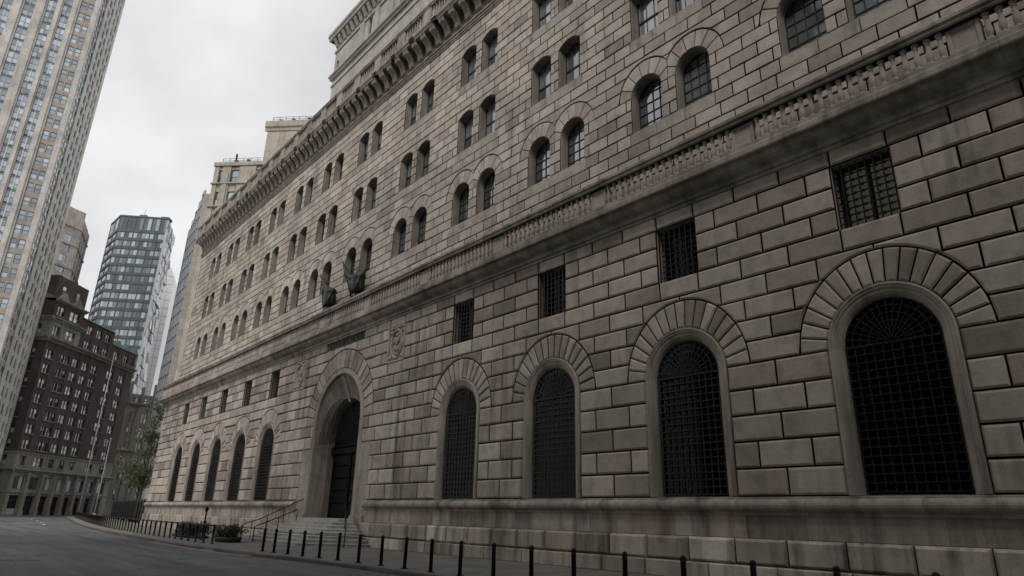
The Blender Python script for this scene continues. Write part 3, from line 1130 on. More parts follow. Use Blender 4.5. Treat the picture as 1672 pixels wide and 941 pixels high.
# wall strips with openings for the slot windows
def strips(z0, z1):
    cs = sorted((a, b) for a, b, c, d in swin if c < 0.5 * (z0 + z1) < d)
    x = SL
    for a, b in cs:
        se.box(x, a, -1.2, 0.0, z0, z1); x = b
    se.box(x, URT, -1.2, 0.0, z0, z1)
lv = sorted(set([SZ0, SZT] + [w for q in swin for w in q[2:]]))
for a, b in zip(lv[:-1], lv[1:]):
    strips(a, b)
for u in (-57.6, -54.2, -51.0, -47.2, -44.3, -40.5):
    se.box(u - 0.45, u + 0.45, 0.002, 0.22, SZS + 0.7, SZC - 0.5)
se.prof([(0.0, SZS), (0.22, SZS), (0.25, SZS + 0.2), (0.45, SZS + 0.3), (0.45, SZS + 0.5), (0.15, SZS + 0.62), (0.0, SZS + 0.64)], SL - 0.3, URT)
se.prof([(0.0, SZS - 1.0), (0.12, SZS - 1.0), (0.12, SZS - 0.75), (0.0, SZS - 0.7)], SL - 0.1, URT)
se.prof([(0.0, SZC - 0.5), (0.15, SZC - 0.5), (0.15, SZC - 0.2), (0.0, SZC - 0.15)], SL - 0.1, URT)
se.prof([(0.0, SZC + 1.3), (0.75, SZC + 1.3), (0.8, SZC + 1.6), (0.95, SZC + 1.75), (0.95, SZC + 2.1), (0.7, SZC + 2.3), (0.0, SZC + 2.5)], SL - 0.7, URT)
for q in range(76):
    u = SL + 0.3 + q * 1.0
    if u < URT - 0.5:
        se.prof([(0.002, SZC + 0.1), (0.2, SZC + 0.15), (0.45, SZC + 0.7), (0.6, SZC + 0.95), (0.6, SZC + 1.298), (0.002, SZC + 1.298)], u, u + 0.45)
se.box(SL - 0.7, SL - 0.02, -12, 0.5, SZC + 1.3, SZC + 2.3)
se.box(SL, URT, -20, -1.21, SZ0, SZT - 0.2)
setb = se.build('setback_storey', [M_SETB], bank)
for a, b, c, d in swin:
    m_ = MB(sF)
    m_.box(a, b, -0.22, -0.17, c, d, 1)
    m_.box((a + b) / 2 - 0.04, (a + b) / 2 + 0.04, -0.169, -0.12, c, d, 0)
    m_.build('slot_window', [M_FRAME, M_PANEB], setb)

# ------------------------------------------------------------------ statues on the balcony (bronze)
def skin(name, V, Eg, rad, mat, root=0, sub=2, parent=None):
    me = bpy.data.meshes.new(name); me.from_pydata(V, Eg, [])
    o = bpy.data.objects.new(name, me); COL.objects.link(o)
    md = o.modifiers.new('s', 'SKIN'); md.use_smooth_shade = True
    for k, r in enumerate(rad):
        sv = me.skin_vertices[0].data[k]
        sv.radius = (r, r) if not isinstance(r, tuple) else r
        sv.use_root = (k == root)
    m2 = o.modifiers.new('u', 'SUBSURF'); m2.levels = sub; m2.render_levels = sub
    dg = bpy.context.evaluated_depsgraph_get()
    nm = bpy.data.meshes.new_from_object(o.evaluated_get(dg))
    bpy.data.objects.remove(o)
    nm.materials.clear(); nm.materials.append(mat)
    for p in nm.polygons:
        p.use_smooth = True; p.material_index = 0
    out = bpy.data.objects.new(name, nm)
    return out


def statue(cx, label, V, Eg, rad, feathers):
    y, z = 19.47, 15.71
    r0 = empty('statue', (cx, y, z), label, 'statue', 'bronze statues above the entrance')
    b = skin('figure', [(cx + v[0], y + v[1], z + v[2]) for v in V], Eg, rad, M_BRONZE)
    COL.objects.link(b); put(b, r0)
    fm = MB(W)
    for (x0, z0, x1, z1, r) in feathers:
        m_ = ((x0 + x1) / 2 - 0.06, (z0 + z1) / 2 + 0.05)
        fm.tube([(cx + x0, y - 0.12, z + z0), (cx + m_[0], y - 0.34 if r < 0.11 and x0 > -0.5 else y - 0.2, z + m_[1]), (cx + x1, y - 0.3 if x0 > -0.5 else y - 0.15, z + z1)], [r, r * 0.9, r * 0.25], 7)
    fm.build('drapery', [M_BRONZE], r0)
    pb_ = MB(W)
    pb_.box(cx - 0.6, cx + 0.6, y - 0.24, y + 0.24, 15.712, 15.8)
    pb_.build('base', [M_BRONZE], r0)


# cloaked figures on the balustrade, each with one arm flung up to the left
statue(-39.1, 'dark bronze statue on the balustrade with a broad back and long arm raised left',
       [(0.0, 0.0, 0.15), (0.03, -0.03, 0.75), (0.02, -0.02, 1.3), (-0.02, 0.0, 1.62), (-0.1, -0.02, 1.86), (-0.14, -0.03, 2.06), (0.3, 0.1, 1.62), (0.42, 0.16, 1.98), (-0.42, -0.06, 1.5), (-0.95, -0.12, 1.62), (-1.45, -0.18, 2.05), (-1.85, -0.22, 2.55), (-2.35, -0.25, 3.25)],
       [(0, 1), (1, 2), (2, 3), (3, 4), (4, 5), (3, 6), (6, 7), (3, 8), (8, 9), (9, 10), (10, 11), (11, 12)],
       [(0.5, 0.42), (0.54, 0.44), (0.52, 0.42), (0.4, 0.32), 0.13, 0.17, 0.24, 0.1, 0.24, 0.2, 0.17, 0.13, 0.03],
       [(-0.75, 1.6, -0.62, 0.05, 0.14), (-1.05, 1.65, -0.8, 0.4, 0.12), (-1.3, 1.9, -1.05, 0.9, 0.11), (-1.55, 2.15, -1.35, 1.35, 0.1), (-1.85, 2.5, -1.7, 1.8, 0.08), (0.42, 1.4, 0.5, 0.05, 0.1), (0.2, 1.5, 0.24, 0.05, 0.1), (-0.05, 1.5, -0.1, 0.05, 0.1), (-0.35, 1.5, -0.42, 0.05, 0.1), (-1.3, 1.95, -1.9, 1.9, 0.06), (-1.6, 2.3, -2.2, 2.35, 0.05)])
statue(-43.3, 'dark bronze statue on the balustrade with sloping shoulders, head raised, left of the broader one',
       [(0.0, 0.0, 0.15), (0.02, -0.03, 0.7), (-0.02, -0.02, 1.2), (-0.15, 0.0, 1.5), (-0.6, -0.05, 1.75), (-0.95, -0.1, 2.1), (-1.05, -0.1, 2.35), (-1.5, -0.15, 2.75), (-1.9, -0.2, 3.2), (-0.55, -0.12, 1.0), (-0.5, -0.12, 0.25), (0.28, 0.1, 1.4)],
       [(0, 1), (1, 2), (2, 3), (3, 4), (4, 5), (5, 6), (6, 7), (7, 8), (4, 9), (9, 10), (3, 11)],
       [(0.48, 0.4), (0.52, 0.42), (0.5, 0.4), (0.4, 0.32), 0.24, 0.2, 0.19, 0.1, 0.03, 0.2, 0.17, 0.2],
       [(-0.7, 1.8, -0.72, 0.2, 0.12), (-1.0, 2.1, -0.95, 1.0, 0.1), (0.4, 1.3, 0.5, 0.05, 0.1), (0.15, 1.35, 0.2, 0.05, 0.1), (-0.15, 1.35, -0.15, 0.05, 0.1), (-1.05, 2.4, -1.5, 2.2, 0.06)])

# ------------------------------------------------------------------ ground, road, pavement, kerb
def asphalt():
    m, nt, b = newmat('worn asphalt')
    tc = nd(nt, 'ShaderNodeTexCoord'); co = tc.outputs['Object']
    r = nd(nt, 'ShaderNodeRGB'); r.outputs[0].default_value = (0.098, 0.098, 0.101, 1)
    c = mul(nt, r.outputs[0], ramp(nt, noise(nt, co, 0.06, 4), [(0.3, 0.66), (0.7, 1.32)]))
    c = mul(nt, c, ramp(nt, noise(nt, co, 1.0, 5, 0.6, (0.05, 0.9, 1)), [(0.35, 0.62), (0.6, 1.12)]))
    c = mul(nt, c, ramp(nt, noise(nt, co, 60, 2), [(0.3, 0.7), (0.7, 1.3)]))
    vo = nd(nt, 'ShaderNodeTexVoronoi', feature='DISTANCE_TO_EDGE'); vo.inputs['Scale'].default_value = 0.13
    wv = nd(nt, 'ShaderNodeVectorMath', operation='ADD'); ns = nd(nt, 'ShaderNodeTexNoise'); ns.inputs['Scale'].default_value = 0.7
    sc_ = nd(nt, 'ShaderNodeVectorMath', operation='SCALE'); sc_.inputs['Scale'].default_value = 2.5
    nt.links.new(co, ns.inputs['Vector']); nt.links.new(ns.outputs['Color'], sc_.inputs[0]); nt.links.new(co, wv.inputs[0]); nt.links.new(sc_.outputs[0], wv.inputs[1])
    nt.links.new(wv.outputs[0], vo.inputs['Vector'])
    c = mul(nt, c, ramp(nt, vo.outputs['Distance'], [(0.0, 0.3), (0.016, 1.0)]))
    nt.links.new(c, b.inputs['Base Color']); b.inputs['Roughness'].default_value = 0.8; b.inputs['Specular IOR Level'].default_value = 0.35
    bp = nd(nt, 'ShaderNodeBump'); bp.inputs['Strength'].default_value = 0.35; bp.inputs['Distance'].default_value = 0.01
    nt.links.new(noise(nt, co, 90, 3), bp.inputs['Height']); nt.links.new(bp.outputs[0], b.inputs['Normal'])
    return m


def paving():
    m, nt, b = newmat('concrete paving flags')
    tc = nd(nt, 'ShaderNodeTexCoord'); co = tc.outputs['Object']
    br = nd(nt, 'ShaderNodeTexBrick'); br.offset = 0.0
    br.inputs['Color1'].default_value = (0.165, 0.150, 0.136, 1); br.inputs['Color2'].default_value = (0.205, 0.188, 0.170, 1); br.inputs['Mortar'].default_value = (0.05, 0.045, 0.04, 1)
    br.inputs['Scale'].default_value = 1.0; br.inputs['Mortar Size'].default_value = 0.012; br.inputs['Brick Width'].default_value = 1.6; br.inputs['Row Height'].default_value = 1.6
    nt.links.new(co, br.inputs['Vector'])
    c = mul(nt, br.outputs['Color'], ramp(nt, noise(nt, co, 0.5, 5, 0.65), [(0.3, 0.62), (0.7, 1.15)]))
    c = mul(nt, c, ramp(nt, noise(nt, co, 30, 3), [(0.3, 0.82), (0.7, 1.12)]))
    nt.links.new(c, b.inputs['Base Color']); b.inputs['Roughness'].default_value = 0.8; b.inputs['Specular IOR Level'].default_value = 0.3
    bp = nd(nt, 'ShaderNodeBump'); bp.inputs['Strength'].default_value = 0.2; bp.inputs['Distance'].default_value = 0.01
    nt.links.new(noise(nt, co, 40, 3), bp.inputs['Height']); nt.links.new(bp.outputs[0], b.inputs['Normal'])
    return m


M_ASPH, M_PAVE = asphalt(), paving()
M_KERB = stone('granite kerb', [(0, (0.075, 0.064, 0.056)), (0.8, (0.10, 0.088, 0.077)), (1, (0.17, 0.15, 0.13))], 0.2, rough=0.75, fine=40)
M_GUT = plain('gutter concrete', (0.19, 0.175, 0.16), 0.85, 0, 0.3, 0.3, 1.5)
ZROAD = -0.13
g = MB(W); g.quad((-900, -900, ZROAD - 0.012), (900, -900, ZROAD - 0.012), (900, 900, ZROAD - 0.012), (-900, 900, ZROAD - 0.012))
g.build('ground', [M_ASPH], kind='structure')
KL0 = [(40, 12.75), (-18.8, 12.7), (-24, 12.62), (-27.4, 12.45), (-31.6, 12.0), (-36, 11.7), (-44, 11.6), (-50.4, 11.75), (-58, 12.0), (-67, 12.5), (-78, 13.25), (-90, 14.4), (-105, 16.0), (-120, 17.9), (-143, 20.6), (-163, 23.2), (-166, 25), (-168, 30), (-168, 60)]


def smooth_line(P, step=1.5):
    out = []
    n = len(P)
    for i in range(n - 1):
        p0, p1, p2, p3 = (Vector(P[max(i - 1, 0)]), Vector(P[i]), Vector(P[i + 1]), Vector(P[min(i + 2, n - 1)]))
        L = (p2 - p1).length
        m = max(1, int(L / step))
        m1 = (p2 - p0) * 0.5 * min(1, L / max((p1 - p0).length, 1e-6)) if i > 0 else (p2 - p1)
        m2 = (p3 - p1) * 0.5 * min(1, L / max((p3 - p2).length, 1e-6)) if i < n - 2 else (p2 - p1)
        for k in range(m):
            t = k / m
            out.append((2 * t ** 3 - 3 * t * t + 1) * p1 + (t ** 3 - 2 * t * t + t) * m1 + (-2 * t ** 3 + 3 * t * t) * p2 + (t ** 3 - t * t) * m2)
    out.append(Vector(P[-1]))
    return out


KL = smooth_line([(40, 12.75), (-18.8, 12.7)], 60)[:-1] + smooth_line(KL0[1:], 1.6)


def offs(L, d):
    out = []
    for i, p in enumerate(L):
        t = (L[min(i + 1, len(L) - 1)] - L[max(i - 1, 0)]).normalized()
        out.append(p + Vector((t.y, -t.x)) * d)       # t runs to -x, so this points to +y for d>0
    return out


KI = offs(KL, 0.19)
pv_ = MB(W)
n = len(KI)
i = pv_.pts([(p.x, p.y, 0.0) for p in KI]); j = pv_.pts([(p.x + (0 if k < n - 5 else 0), 62, 0.0) for k, p in enumerate(KI)])
for k in range(n - 1):
    if (KI[k] - KI[k + 1]).length > 1e-4:
        pv_.face((i + k, j + k, j + k + 1, i + k + 1))
pv_.build('pavement', [M_PAVE], kind='structure')
kb = MB(W)
KO = offs(KL, -0.0); KM = offs(KL, 0.02); KT = offs(KL, 0.19)
for k in range(len(KL) - 1):
    L = (KL[k + 1] - KL[k]).length
    m = max(1, int(L / 1.7))
    for q in range(m):
        t0, t1 = (q + 0.003) / m, (q + 0.997) / m
        A = []
        for lst, zz in ((KO, ZROAD - 0.02), (KO, -0.03), (KM, 0.004), (KT, 0.006), (KT, -0.1)):
            A.append((lst[k].lerp(lst[k + 1], t0), lst[k].lerp(lst[k + 1], t1), zz))
        for (a0, a1, za), (b0, b1, zb) in zip(A[:-1], A[1:]):
            kb.v_ = None
            ii = kb.pts([(a0.x, a0.y, za), (a1.x, a1.y, za), (b1.x, b1.y, zb), (b0.x, b0.y, zb)])
            kb.face((ii, ii + 3, ii + 2, ii + 1))
kb.build('kerb', [M_KERB], kind='structure')
gt = MB(W)
G1 = offs(KL, -0.02); G2 = offs(KL, -0.42)
for k in range(len(KL) - 1):
    if -47 < KL[k].x < -30:
        a, b, c, d = G1[k], G1[k + 1], G2[k + 1], G2[k]
        gt.quad((a.x, a.y, ZROAD - 0.004), (b.x, b.y, ZROAD - 0.004), (c.x, c.y, ZROAD - 0.004), (d.x, d.y, ZROAD - 0.004))
gt.build('gutter', [M_GUT], kind='structure')
mk = MB(W)
for x, y, l in ((-92.3, 11.3, 3.2), (-104, 12.4, 3.0), (-116.5, 13.4, 3.0), (-132.6, 14.4, 3.2)):
    dx, dy = -0.993, 0.12
    P = [(x - dy * 0.12, y + dx * 0.12), (x + dy * 0.12, y - dx * 0.12), (x + dx * l + dy * 0.12, y + dy * l - dx * 0.12), (x + dx * l - dy * 0.12, y + dy * l + dx * 0.12)]
    mk.quad(*[(p[0], p[1], ZROAD - 0.004) for p in P])
mk.build('road_markings', [plain('worn road paint', (0.55, 0.55, 0.53), 0.7, 0, 0.3, 0.3, 2)], kind='structure')

# ------------------------------------------------------------------ bollards
def bollard_mesh():
    b = MB(W)
    b.lathe([(0.14, 0.0), (0.14, 0.012), (0.115, 0.02)], (0, 0, 0), 20)
    b.lathe([(0.062, 0.012), (0.062, 0.86), (0.066, 0.87), (0.066, 0.93), (0.060, 0.935), (0.060, 0.95), (0.068, 0.955), (0.068, 0.985), (0.055, 1.015), (0.030, 1.035), (0.006, 1.04)], (0, 0, 0), 20)
    for q in range(4):
        a = PI / 4 + q * PI / 2
        b.lathe([(0.014, 0.012), (0.014, 0.03), (0.005, 0.034)], (0.10 * math.cos(a), 0.10 * math.sin(a), 0), 6)
    return b.mesh('bollard', [M_PAINT])


BOL = [(-32.75, 12.85), (-31.6, 12.93), (-30.15, 12.98), (-28.75, 13.05), (-27.3, 13.12), (-25.8, 13.2), (-24.2, 13.25)] + [(x, 13.3) for x in (-22.6, -21.0, -19.4, -17.8, -16.15, -14.5, -12.87, -11.17, -9.47, -7.78, -6.07, -4.41)]
ORD = ['first', 'second', 'third', 'fourth', 'fifth', 'sixth', 'seventh', 'eighth', 'ninth', 'tenth', 'eleventh', 'twelfth', 'thirteenth', 'fourteenth', 'fifteenth', 'sixteenth', 'seventeenth', 'eighteenth', 'nineteenth']
bme = bollard_mesh()
for k, (x, y) in enumerate(BOL):
    o = bpy.data.objects.new('bollard', bme)
    if k < 7:
        lab = 'black bollard in front of the entrance steps, %s from their left end' % ORD[k]
    else:
        lab = 'black round topped bollard along the kerb, %s to the right of the steps' % ORD[k - 7]
    link(o, None, (x, y, 0), 0, lab, 'bollard', 'black bollards along the kerb')
    o.rotation_euler = (R(JR.uniform(-0.9, 0.9)), R(JR.uniform(-0.9, 0.9)), JR.uniform(0, 6.28))
rl = MB(W)
rl.tube([(x, y, 0.9) for x, y in BOL[1:7]], 0.013, 6)
tag(rl.build('rail', [M_PAINT]), 'thin black rail joining the bollards in front of the entrance steps', 'rail')

# ------------------------------------------------------------------ low kerb fence left of the steps
FEN = offs(KL, 1.45)
ft = []
acc = 0.0
for k in range(len(FEN) - 1):
    a, b = FEN[k], FEN[k + 1]
    if a.x > -39.5 or a.x < -150:
        continue
    L = (b - a).length
    t = acc
    while t < L:
        ft.append(a.lerp(b, t / L)); t += 1.5
    acc = t - L
fn = empty('kerb_fence', (ft[0].x, ft[0].y, 0), 'long low black metal fence of plain posts under one rail, curving along the kerb', 'fence')
fp = MB(W)
fp.lathe([(0.11, 0.0), (0.11, 0.015), (0.06, 0.03), (0.06, 0.97), (0.072, 0.98), (0.072, 1.01), (0.02, 1.03)], (0, 0, 0), 12)
fpm = fp.mesh('post', [M_PAINT])
for p in ft:
    inst('post', fpm, fn, (p.x, p.y, 0))
ra = MB(W); ra.tube([(p.x, p.y, 0.96) for p in ft], 0.045, 8)
ra.build('top_rail', [M_PAINT], fn)

# ------------------------------------------------------------------ handrails at the steps
def handrail(path, posts, label):
    r0 = empty('handrail', (path[0][0], path[0][1], 0), label, 'handrail')
    a = MB(W); a.tube(path, 0.032, 8); a.build('top_rail', [M_PAINT], r0)
    for (x, y, z0, z1) in posts:
        b = MB(W); b.tube([(x, y, z0), (x, y, z1)], 0.024, 8); b.build('post', [M_PAINT], r0)


handrail([(-44.5, 15.95, 0.0), (-44.5, 15.95, 0.95), (-44.45, 16.1, 1.04), (-44.3, 16.9, 1.3), (-44.05, 18.9, 2.3), (-44.0, 19.6, 2.62)], [(-44.38, 16.5, 0.2, 1.16), (-44.25, 17.4, 0.5, 1.53), (-44.12, 18.4, 0.95, 2.03)], 'black handrail at the left end of the entrance steps, outer and longer of the two')
handrail([(-43.2, 16.25, 0.0), (-43.2, 16.25, 0.85), (-43.15, 16.4, 0.95), (-42.9, 17.6, 1.45), (-42.75, 18.7, 1.95)], [(-43.05, 16.9, 0.35, 1.15), (-42.9, 17.6, 0.7, 1.45), (-42.75, 18.7, 1.2, 1.95)], 'short black handrail on the entrance steps, just inside the longer left one')
handrail([(-35.0, 18.2, 0.0), (-35.0, 18.2, 1.05), (-35.05, 18.25, 1.12), (-36.6, 18.95, 1.85), (-37.6, 19.4, 2.33), (-37.9, 20.1, 2.7), (-38.3, 20.9, 3.05)], [(-36.5, 18.9, 0.6, 1.8)], 'black bent handrail at the right end of the entrance steps')

# ------------------------------------------------------------------ planters and post
def leafmat(name, stops):
    m, nt, b = newmat(name)
    c = ramp(nt, rnd_of(nt), stops)
    nt.links.new(c, b.inputs['Base Color']); b.inputs['Roughness'].default_value = 0.6; b.inputs['Specular IOR Level'].default_value = 0.3
    return m


M_LEAF = leafmat('tree leaves', [(0, (0.041, 0.057, 0.030)), (0.5, (0.070, 0.092, 0.046)), (0.85, (0.108, 0.132, 0.068)), (1, (0.162, 0.176, 0.101))])
M_SHRUB = leafmat('shrub leaves', [(0, (0.018, 0.028, 0.012)), (0.6, (0.034, 0.048, 0.02)), (1, (0.07, 0.08, 0.04))])
M_BARK = stone('bark', [(0, (0.06, 0.05, 0.042)), (1, (0.08, 0.068, 0.056))], 0.3, fine=30, bump=0.6)


def leaf_cloud(mb, rg, centres, per, size):
    for (c, rad) in centres:
        for _ in range(per):
            while True:
                v = Vector((rg.uniform(-1, 1), rg.uniform(-1, 1), rg.uniform(-1, 1)))
                if 0.15 < v.length < 1:
                    break
            p = Vector(c) + Vector((v.x * rad[0], v.y * rad[1], v.z * rad[2]))
            s = size * rg.uniform(0.6, 1.4)
            a = Vector((rg.gauss(0, 1), rg.gauss(0, 1), rg.gauss(0, 0.6))).normalized()
            b = a.cross(Vector((rg.gauss(0, 1), rg.gauss(0, 1), rg.gauss(0, 1)))).normalized()
            nrm = a.cross(b) * 0.15
            i = mb.pts([tuple(p - a * s), tuple(p + b * s * 0.45 + nrm * s), tuple(p + a * s), tuple(p - b * s * 0.45 + nrm * s)])
            mb.face((i, i + 1, i + 2, i + 3))


def planter(cx, cy, L, Wd, hh, label, low=1.0):
    r0 = empty('planter', (cx, cy, 0), label, 'planter', 'planters behind the kerb fence')
    b = MB(W)
    n = 28
    prof_ = [(0.80, 0.0), (0.92, 0.06), (1.0, 0.26), (1.0, 0.36), (0.95, 0.40), (0.86, 0.40), (0.84, 0.32)]
    rings = [b.pts([(cx + L * r * math.cos(2 * PI * q / n), cy + Wd * r * math.sin(2 * PI * q / n), z) for q in range(n)]) for r, z in [(a, c * low) for a, c in prof_]]
    for a, c in zip(rings[:-1], rings[1:]):
        for q in range(n):
            q2 = (q + 1) % n
            b.face((a + q, a + q2, c + q2, c + q), 0, True)
    b.face([rings[-1] + q for q in range(n)], 1)
    b.build('tub', [plain('dark planter', (0.03, 0.03, 0.03), 0.7, 0, 0.3, 0.3), plain('soil', (0.03, 0.022, 0.016), 0.95)], r0)
    rg = random.Random(int(abs(cx) * 7))
    mb = MB(W)
    cs = []
    for k in range(int(10 + 6 * L)):
        a = rg.uniform(0, 2 * PI); q = math.sqrt(rg.random()) * 0.92
        cs.append(((cx + L * q * math.cos(a), cy + Wd * q * math.sin(a), 0.48 * low + 0.1 + rg.uniform(0, hh)), (0.42, 0.38, 0.3)))
    leaf_cloud(mb, rg, cs, 130, 0.07)
    mb.build('shrub', [M_SHRUB], r0)


planter(-51.4, 14.9, 3.3, 0.8, 0.5, 'long low planter hidden under a dense shrub behind the kerb fence', 0.35)
planter(-43.2, 14.75, 1.3, 0.7, 0.3, 'round dark planter with a bushy shrub beside the end of the kerb fence', 0.72)
r0 = empty('standpipe', (-46.3, 14.2, 0), 'slim black iron standpipe with knobs, rising above the kerb fence between the planters', 'standpipe')
b = MB(W); b.lathe([(0.16, 0), (0.16, 0.04), (0.09, 0.07), (0.055, 0.2), (0.055, 1.02), (0.09, 1.05), (0.09, 1.12), (0.05, 1.15), (0.05, 1.7), (0.085, 1.74), (0.12, 1.82), (0.11, 1.92), (0.05, 2.0)], (-46.3, 14.2, 0), 12)
b.build('column', [M_PAINT], r0)
b = MB(W); b.tube([(-46.55, 14.2, 1.08), (-46.05, 14.2, 1.08)], 0.05, 8); b.tube([(-46.3, 13.95, 1.08), (-46.3, 14.0, 1.08)], 0.07, 8); b.build('valve', [M_PAINT], r0)

# ------------------------------------------------------------------ iron railing at the far corner
RA, RB = Vector((-88.2, 21.0)), Vector((-150, 28.6))
rr = empty('iron_railing', (RA.x, RA.y, 0), 'tall black iron railing of close pickets between the bank corner and the tree', 'railing')
Lr = (RB - RA).length; tr = (RB - RA) / Lr
rb = MB(W)
npk = int(Lr / 0.5)
for k in range(npk):
    p = RA + tr * (k * 0.5)
    rb.tube([(p.x, p.y, 0.25), (p.x, p.y, 2.55)], 0.022, 4, 0, False)
    rb.tube([(p.x, p.y, 2.55), (p.x, p.y, 2.78)], [0.035, 0.004], 4, 0, False)
rb.build('picket_panel', [M_IRON], rr)
for zz in (0.3, 1.35, 2.35):
    b = MB(W); b.tube([(RA.x, RA.y, zz), (RB.x, RB.y, zz)], 0.035, 6); b.build('rail', [M_IRON], rr)
pm_ = MB(W); pm_.lathe([(0.09, 0), (0.09, 2.7), (0.13, 2.74), (0.13, 2.82), (0.09, 2.95), (0.03, 3.05)], (0, 0, 0), 8)
pm_ = pm_.mesh('post', [M_IRON])
k = 0
while k * 3.2 < Lr:
    p = RA + tr * (k * 3.2); inst('post', pm_, rr, (p.x, p.y, 0)); k += 1

# ------------------------------------------------------------------ trees
def tree(x, y, h, cr, seed, per, label):
    rg = random.Random(seed)
    r0 = empty('street_tree', (x, y, 0), label, 'tree', 'trees at the bank corner')
    tb = MB(W)
    top = Vector((x + rg.uniform(-0.5, 0.5), y + rg.uniform(-0.5, 0.5), h * 0.8))
    P = [(x, y, -0.05), (x + 0.05, y, h * 0.15), (x + 0.12, y + 0.1, h * 0.38), tuple(top)]
    tb.tube(P, [0.3, 0.22, 0.17, 0.05], 9)
    cs = []
    for k in range(26):
        t = rg.uniform(0.22, 0.97)
        zc = h * (0.2 + 0.8 * t)
        wr = cr * (0.55 + 0.45 * math.sin(PI * min(1, t * 1.05))) * (1.05 - 0.65 * t)
        a = rg.uniform(0, 2 * PI); q = wr * math.sqrt(rg.random())
        c = (x + q * math.cos(a), y + q * math.sin(a), zc)
        s = rg.uniform(0.7, 1.7)
        cs.append((c, (s, s, s * 0.7)))
        base = Vector((x + 0.1, y + 0.05, max(h * 0.16, zc - 0.8 - q * 0.5)))
        tb.tube([tuple(base), tuple(base.lerp(Vector(c), 0.5) + Vector((0, 0, 0.25))), c], [0.075, 0.045, 0.015], 5)
    tb.build('trunk', [M_BARK], r0)
    mb = MB(W)
    leaf_cloud(mb, rg, cs, per, 0.12)
    mb.build('crown', [M_LEAF], r0)


tree(-106.5, 23.4, 16.8, 3.6, 5, 300, 'tall slender green street tree standing nearest the bank corner')
tree(-115.5, 25.0, 12.5, 3.9, 8, 240, 'lower green street tree behind the railing, just left of the taller one')
tree(-104.0, 30.5, 14.0, 3.8, 13, 220, 'green street tree half hidden behind the bank corner')

# ------------------------------------------------------------------ poles
M_POLE = plain('pale pole paint', (0.27, 0.26, 0.245), 0.6, 0, 0.3)
for x, y, h, lab in ((-151.0, 23.4, 31.0, 'tall pale flagpole in front of the brown brick building, left of the pair'), (-149.0, 25.7, 14.5, 'shorter pale pole in front of the brown brick building, right of the pair')):
    r0 = empty('flagpole', (x, y, 0), lab, 'pole', 'pale poles before the brick building')
    b = MB(W); b.tube([(x, y, 0), (x, y, h * 0.5), (x, y, h)], [0.13, 0.10, 0.06], 10); b.build('mast', [M_POLE], r0)
    b = MB(W); b.lathe([(0.32, 0), (0.32, 0.5), (0.2, 0.8)], (x, y, 0), 10); b.ell((x, y, h), (0.16, 0.16, 0.16)); b.build('base', [M_POLE], r0)

# ------------------------------------------------------------------ generic facades
class Face:
    def __init__(self, P0, ang=None, P1=None):
        self.P = Vector(P0)
        if P1 is not None:
            d = Vector(P1) - self.P; self.L = d.length; self.t = d.normalized()
        else:
            self.t = Vector((math.cos(ang), math.sin(ang))); self.L = 0
        self.n = Vector((self.t.y, -self.t.x))
        self.rz = math.atan2(self.t.y, self.t.x)

    def F(self, s, d, z):
        p = self.P + self.t * s + self.n * d
        return (p.x, p.y, z)


_wc = {}


def wmesh(w, h, style, mats):
    key = (round(w, 2), round(h, 2), style, mats[1].name)
    if key in _wc:
        return _wc[key]
    b = MB(LF)
    x, z = w / 2, h / 2
    fr = 0.06 if style != 'big' else 0.05
    b.box(-x, -x + fr, -0.1, 0.0, -z, z, 0); b.box(x - fr, x, -0.1, 0.0, -z, z, 0)
    b.box(-x + fr, x - fr, -0.1, 0.0, -z, -z + fr, 0); b.box(-x + fr, x - fr, -0.1, 0.0, z - fr, z, 0)
    if len(mats) > 3:
        b.box(-x - 0.22, x + 0.22, 0.18, 0.4, -z - 0.2, -z - 0.02, 3)
    if style == 'sash':
        b.box(-x + fr, x - fr, -0.09, -0.02, -0.035, 0.035, 0)
        b.quad((-x, -0.08, -z), (x, -0.08, -z), (x, -0.08, 0), (-x, -0.08, 0), 1)
        b.quad((-x, -0.06, 0), (x, -0.06, 0), (x, -0.06, z), (-x, -0.06, z), 1)
    elif style == 'pair':
        b.box(-0.16, 0.16, -0.09, 0.03, -z + fr, z - fr, 2 if len(mats) > 2 else 0)
        b.box(-x + fr, -0.16, -0.09, -0.02, -0.035, 0.035, 0); b.box(0.16, x - fr, -0.09, -0.02, -0.035, 0.035, 0)
        for a, c in ((-x, -0.16), (0.16, x)):
            b.quad((a, -0.08, -z), (c, -0.08, -z), (c, -0.08, 0), (a, -0.08, 0), 1)
            b.quad((a, -0.06, 0), (c, -0.06, 0), (c, -0.06, z), (a, -0.06, z), 1)
    elif style == 'strip':
        b.box(-0.09, 0.09, -0.09, 0.06, -z, z, 2 if len(mats) > 2 else 0)
        b.box(-x + fr, -0.09, -0.09, -0.03, -0.04, 0.02, 0); b.box(0.09, x - fr, -0.09, -0.03, -0.04, 0.02, 0)
        for a, c in ((-x, -0.09), (0.09, x)):
            b.quad((a, -0.08, -z), (c, -0.08, -z), (c, -0.08, 0), (a, -0.08, 0), 1)
            b.quad((a, -0.07, 0), (c, -0.07, 0), (c, -0.07, z), (a, -0.07, z), 1)
    else:
        n = 3 if w > 3 else 2
        for k in range(1, n):
            u = -x + w * k / n
            b.box(u - 0.03, u + 0.03, -0.09, -0.02, -z + fr, z - fr, 0)
        for k in range(n):
            b.quad((-x + w * k / n, -0.06, -z), (-x + w * (k + 1) / n, -0.06, -z), (-x + w * (k + 1) / n, -0.06, z), (-x + w * k / n, -0.06, z), 1)
    me = b.mesh('window', list(mats))
    _wc[key] = (me, b)
    return _wc[key]


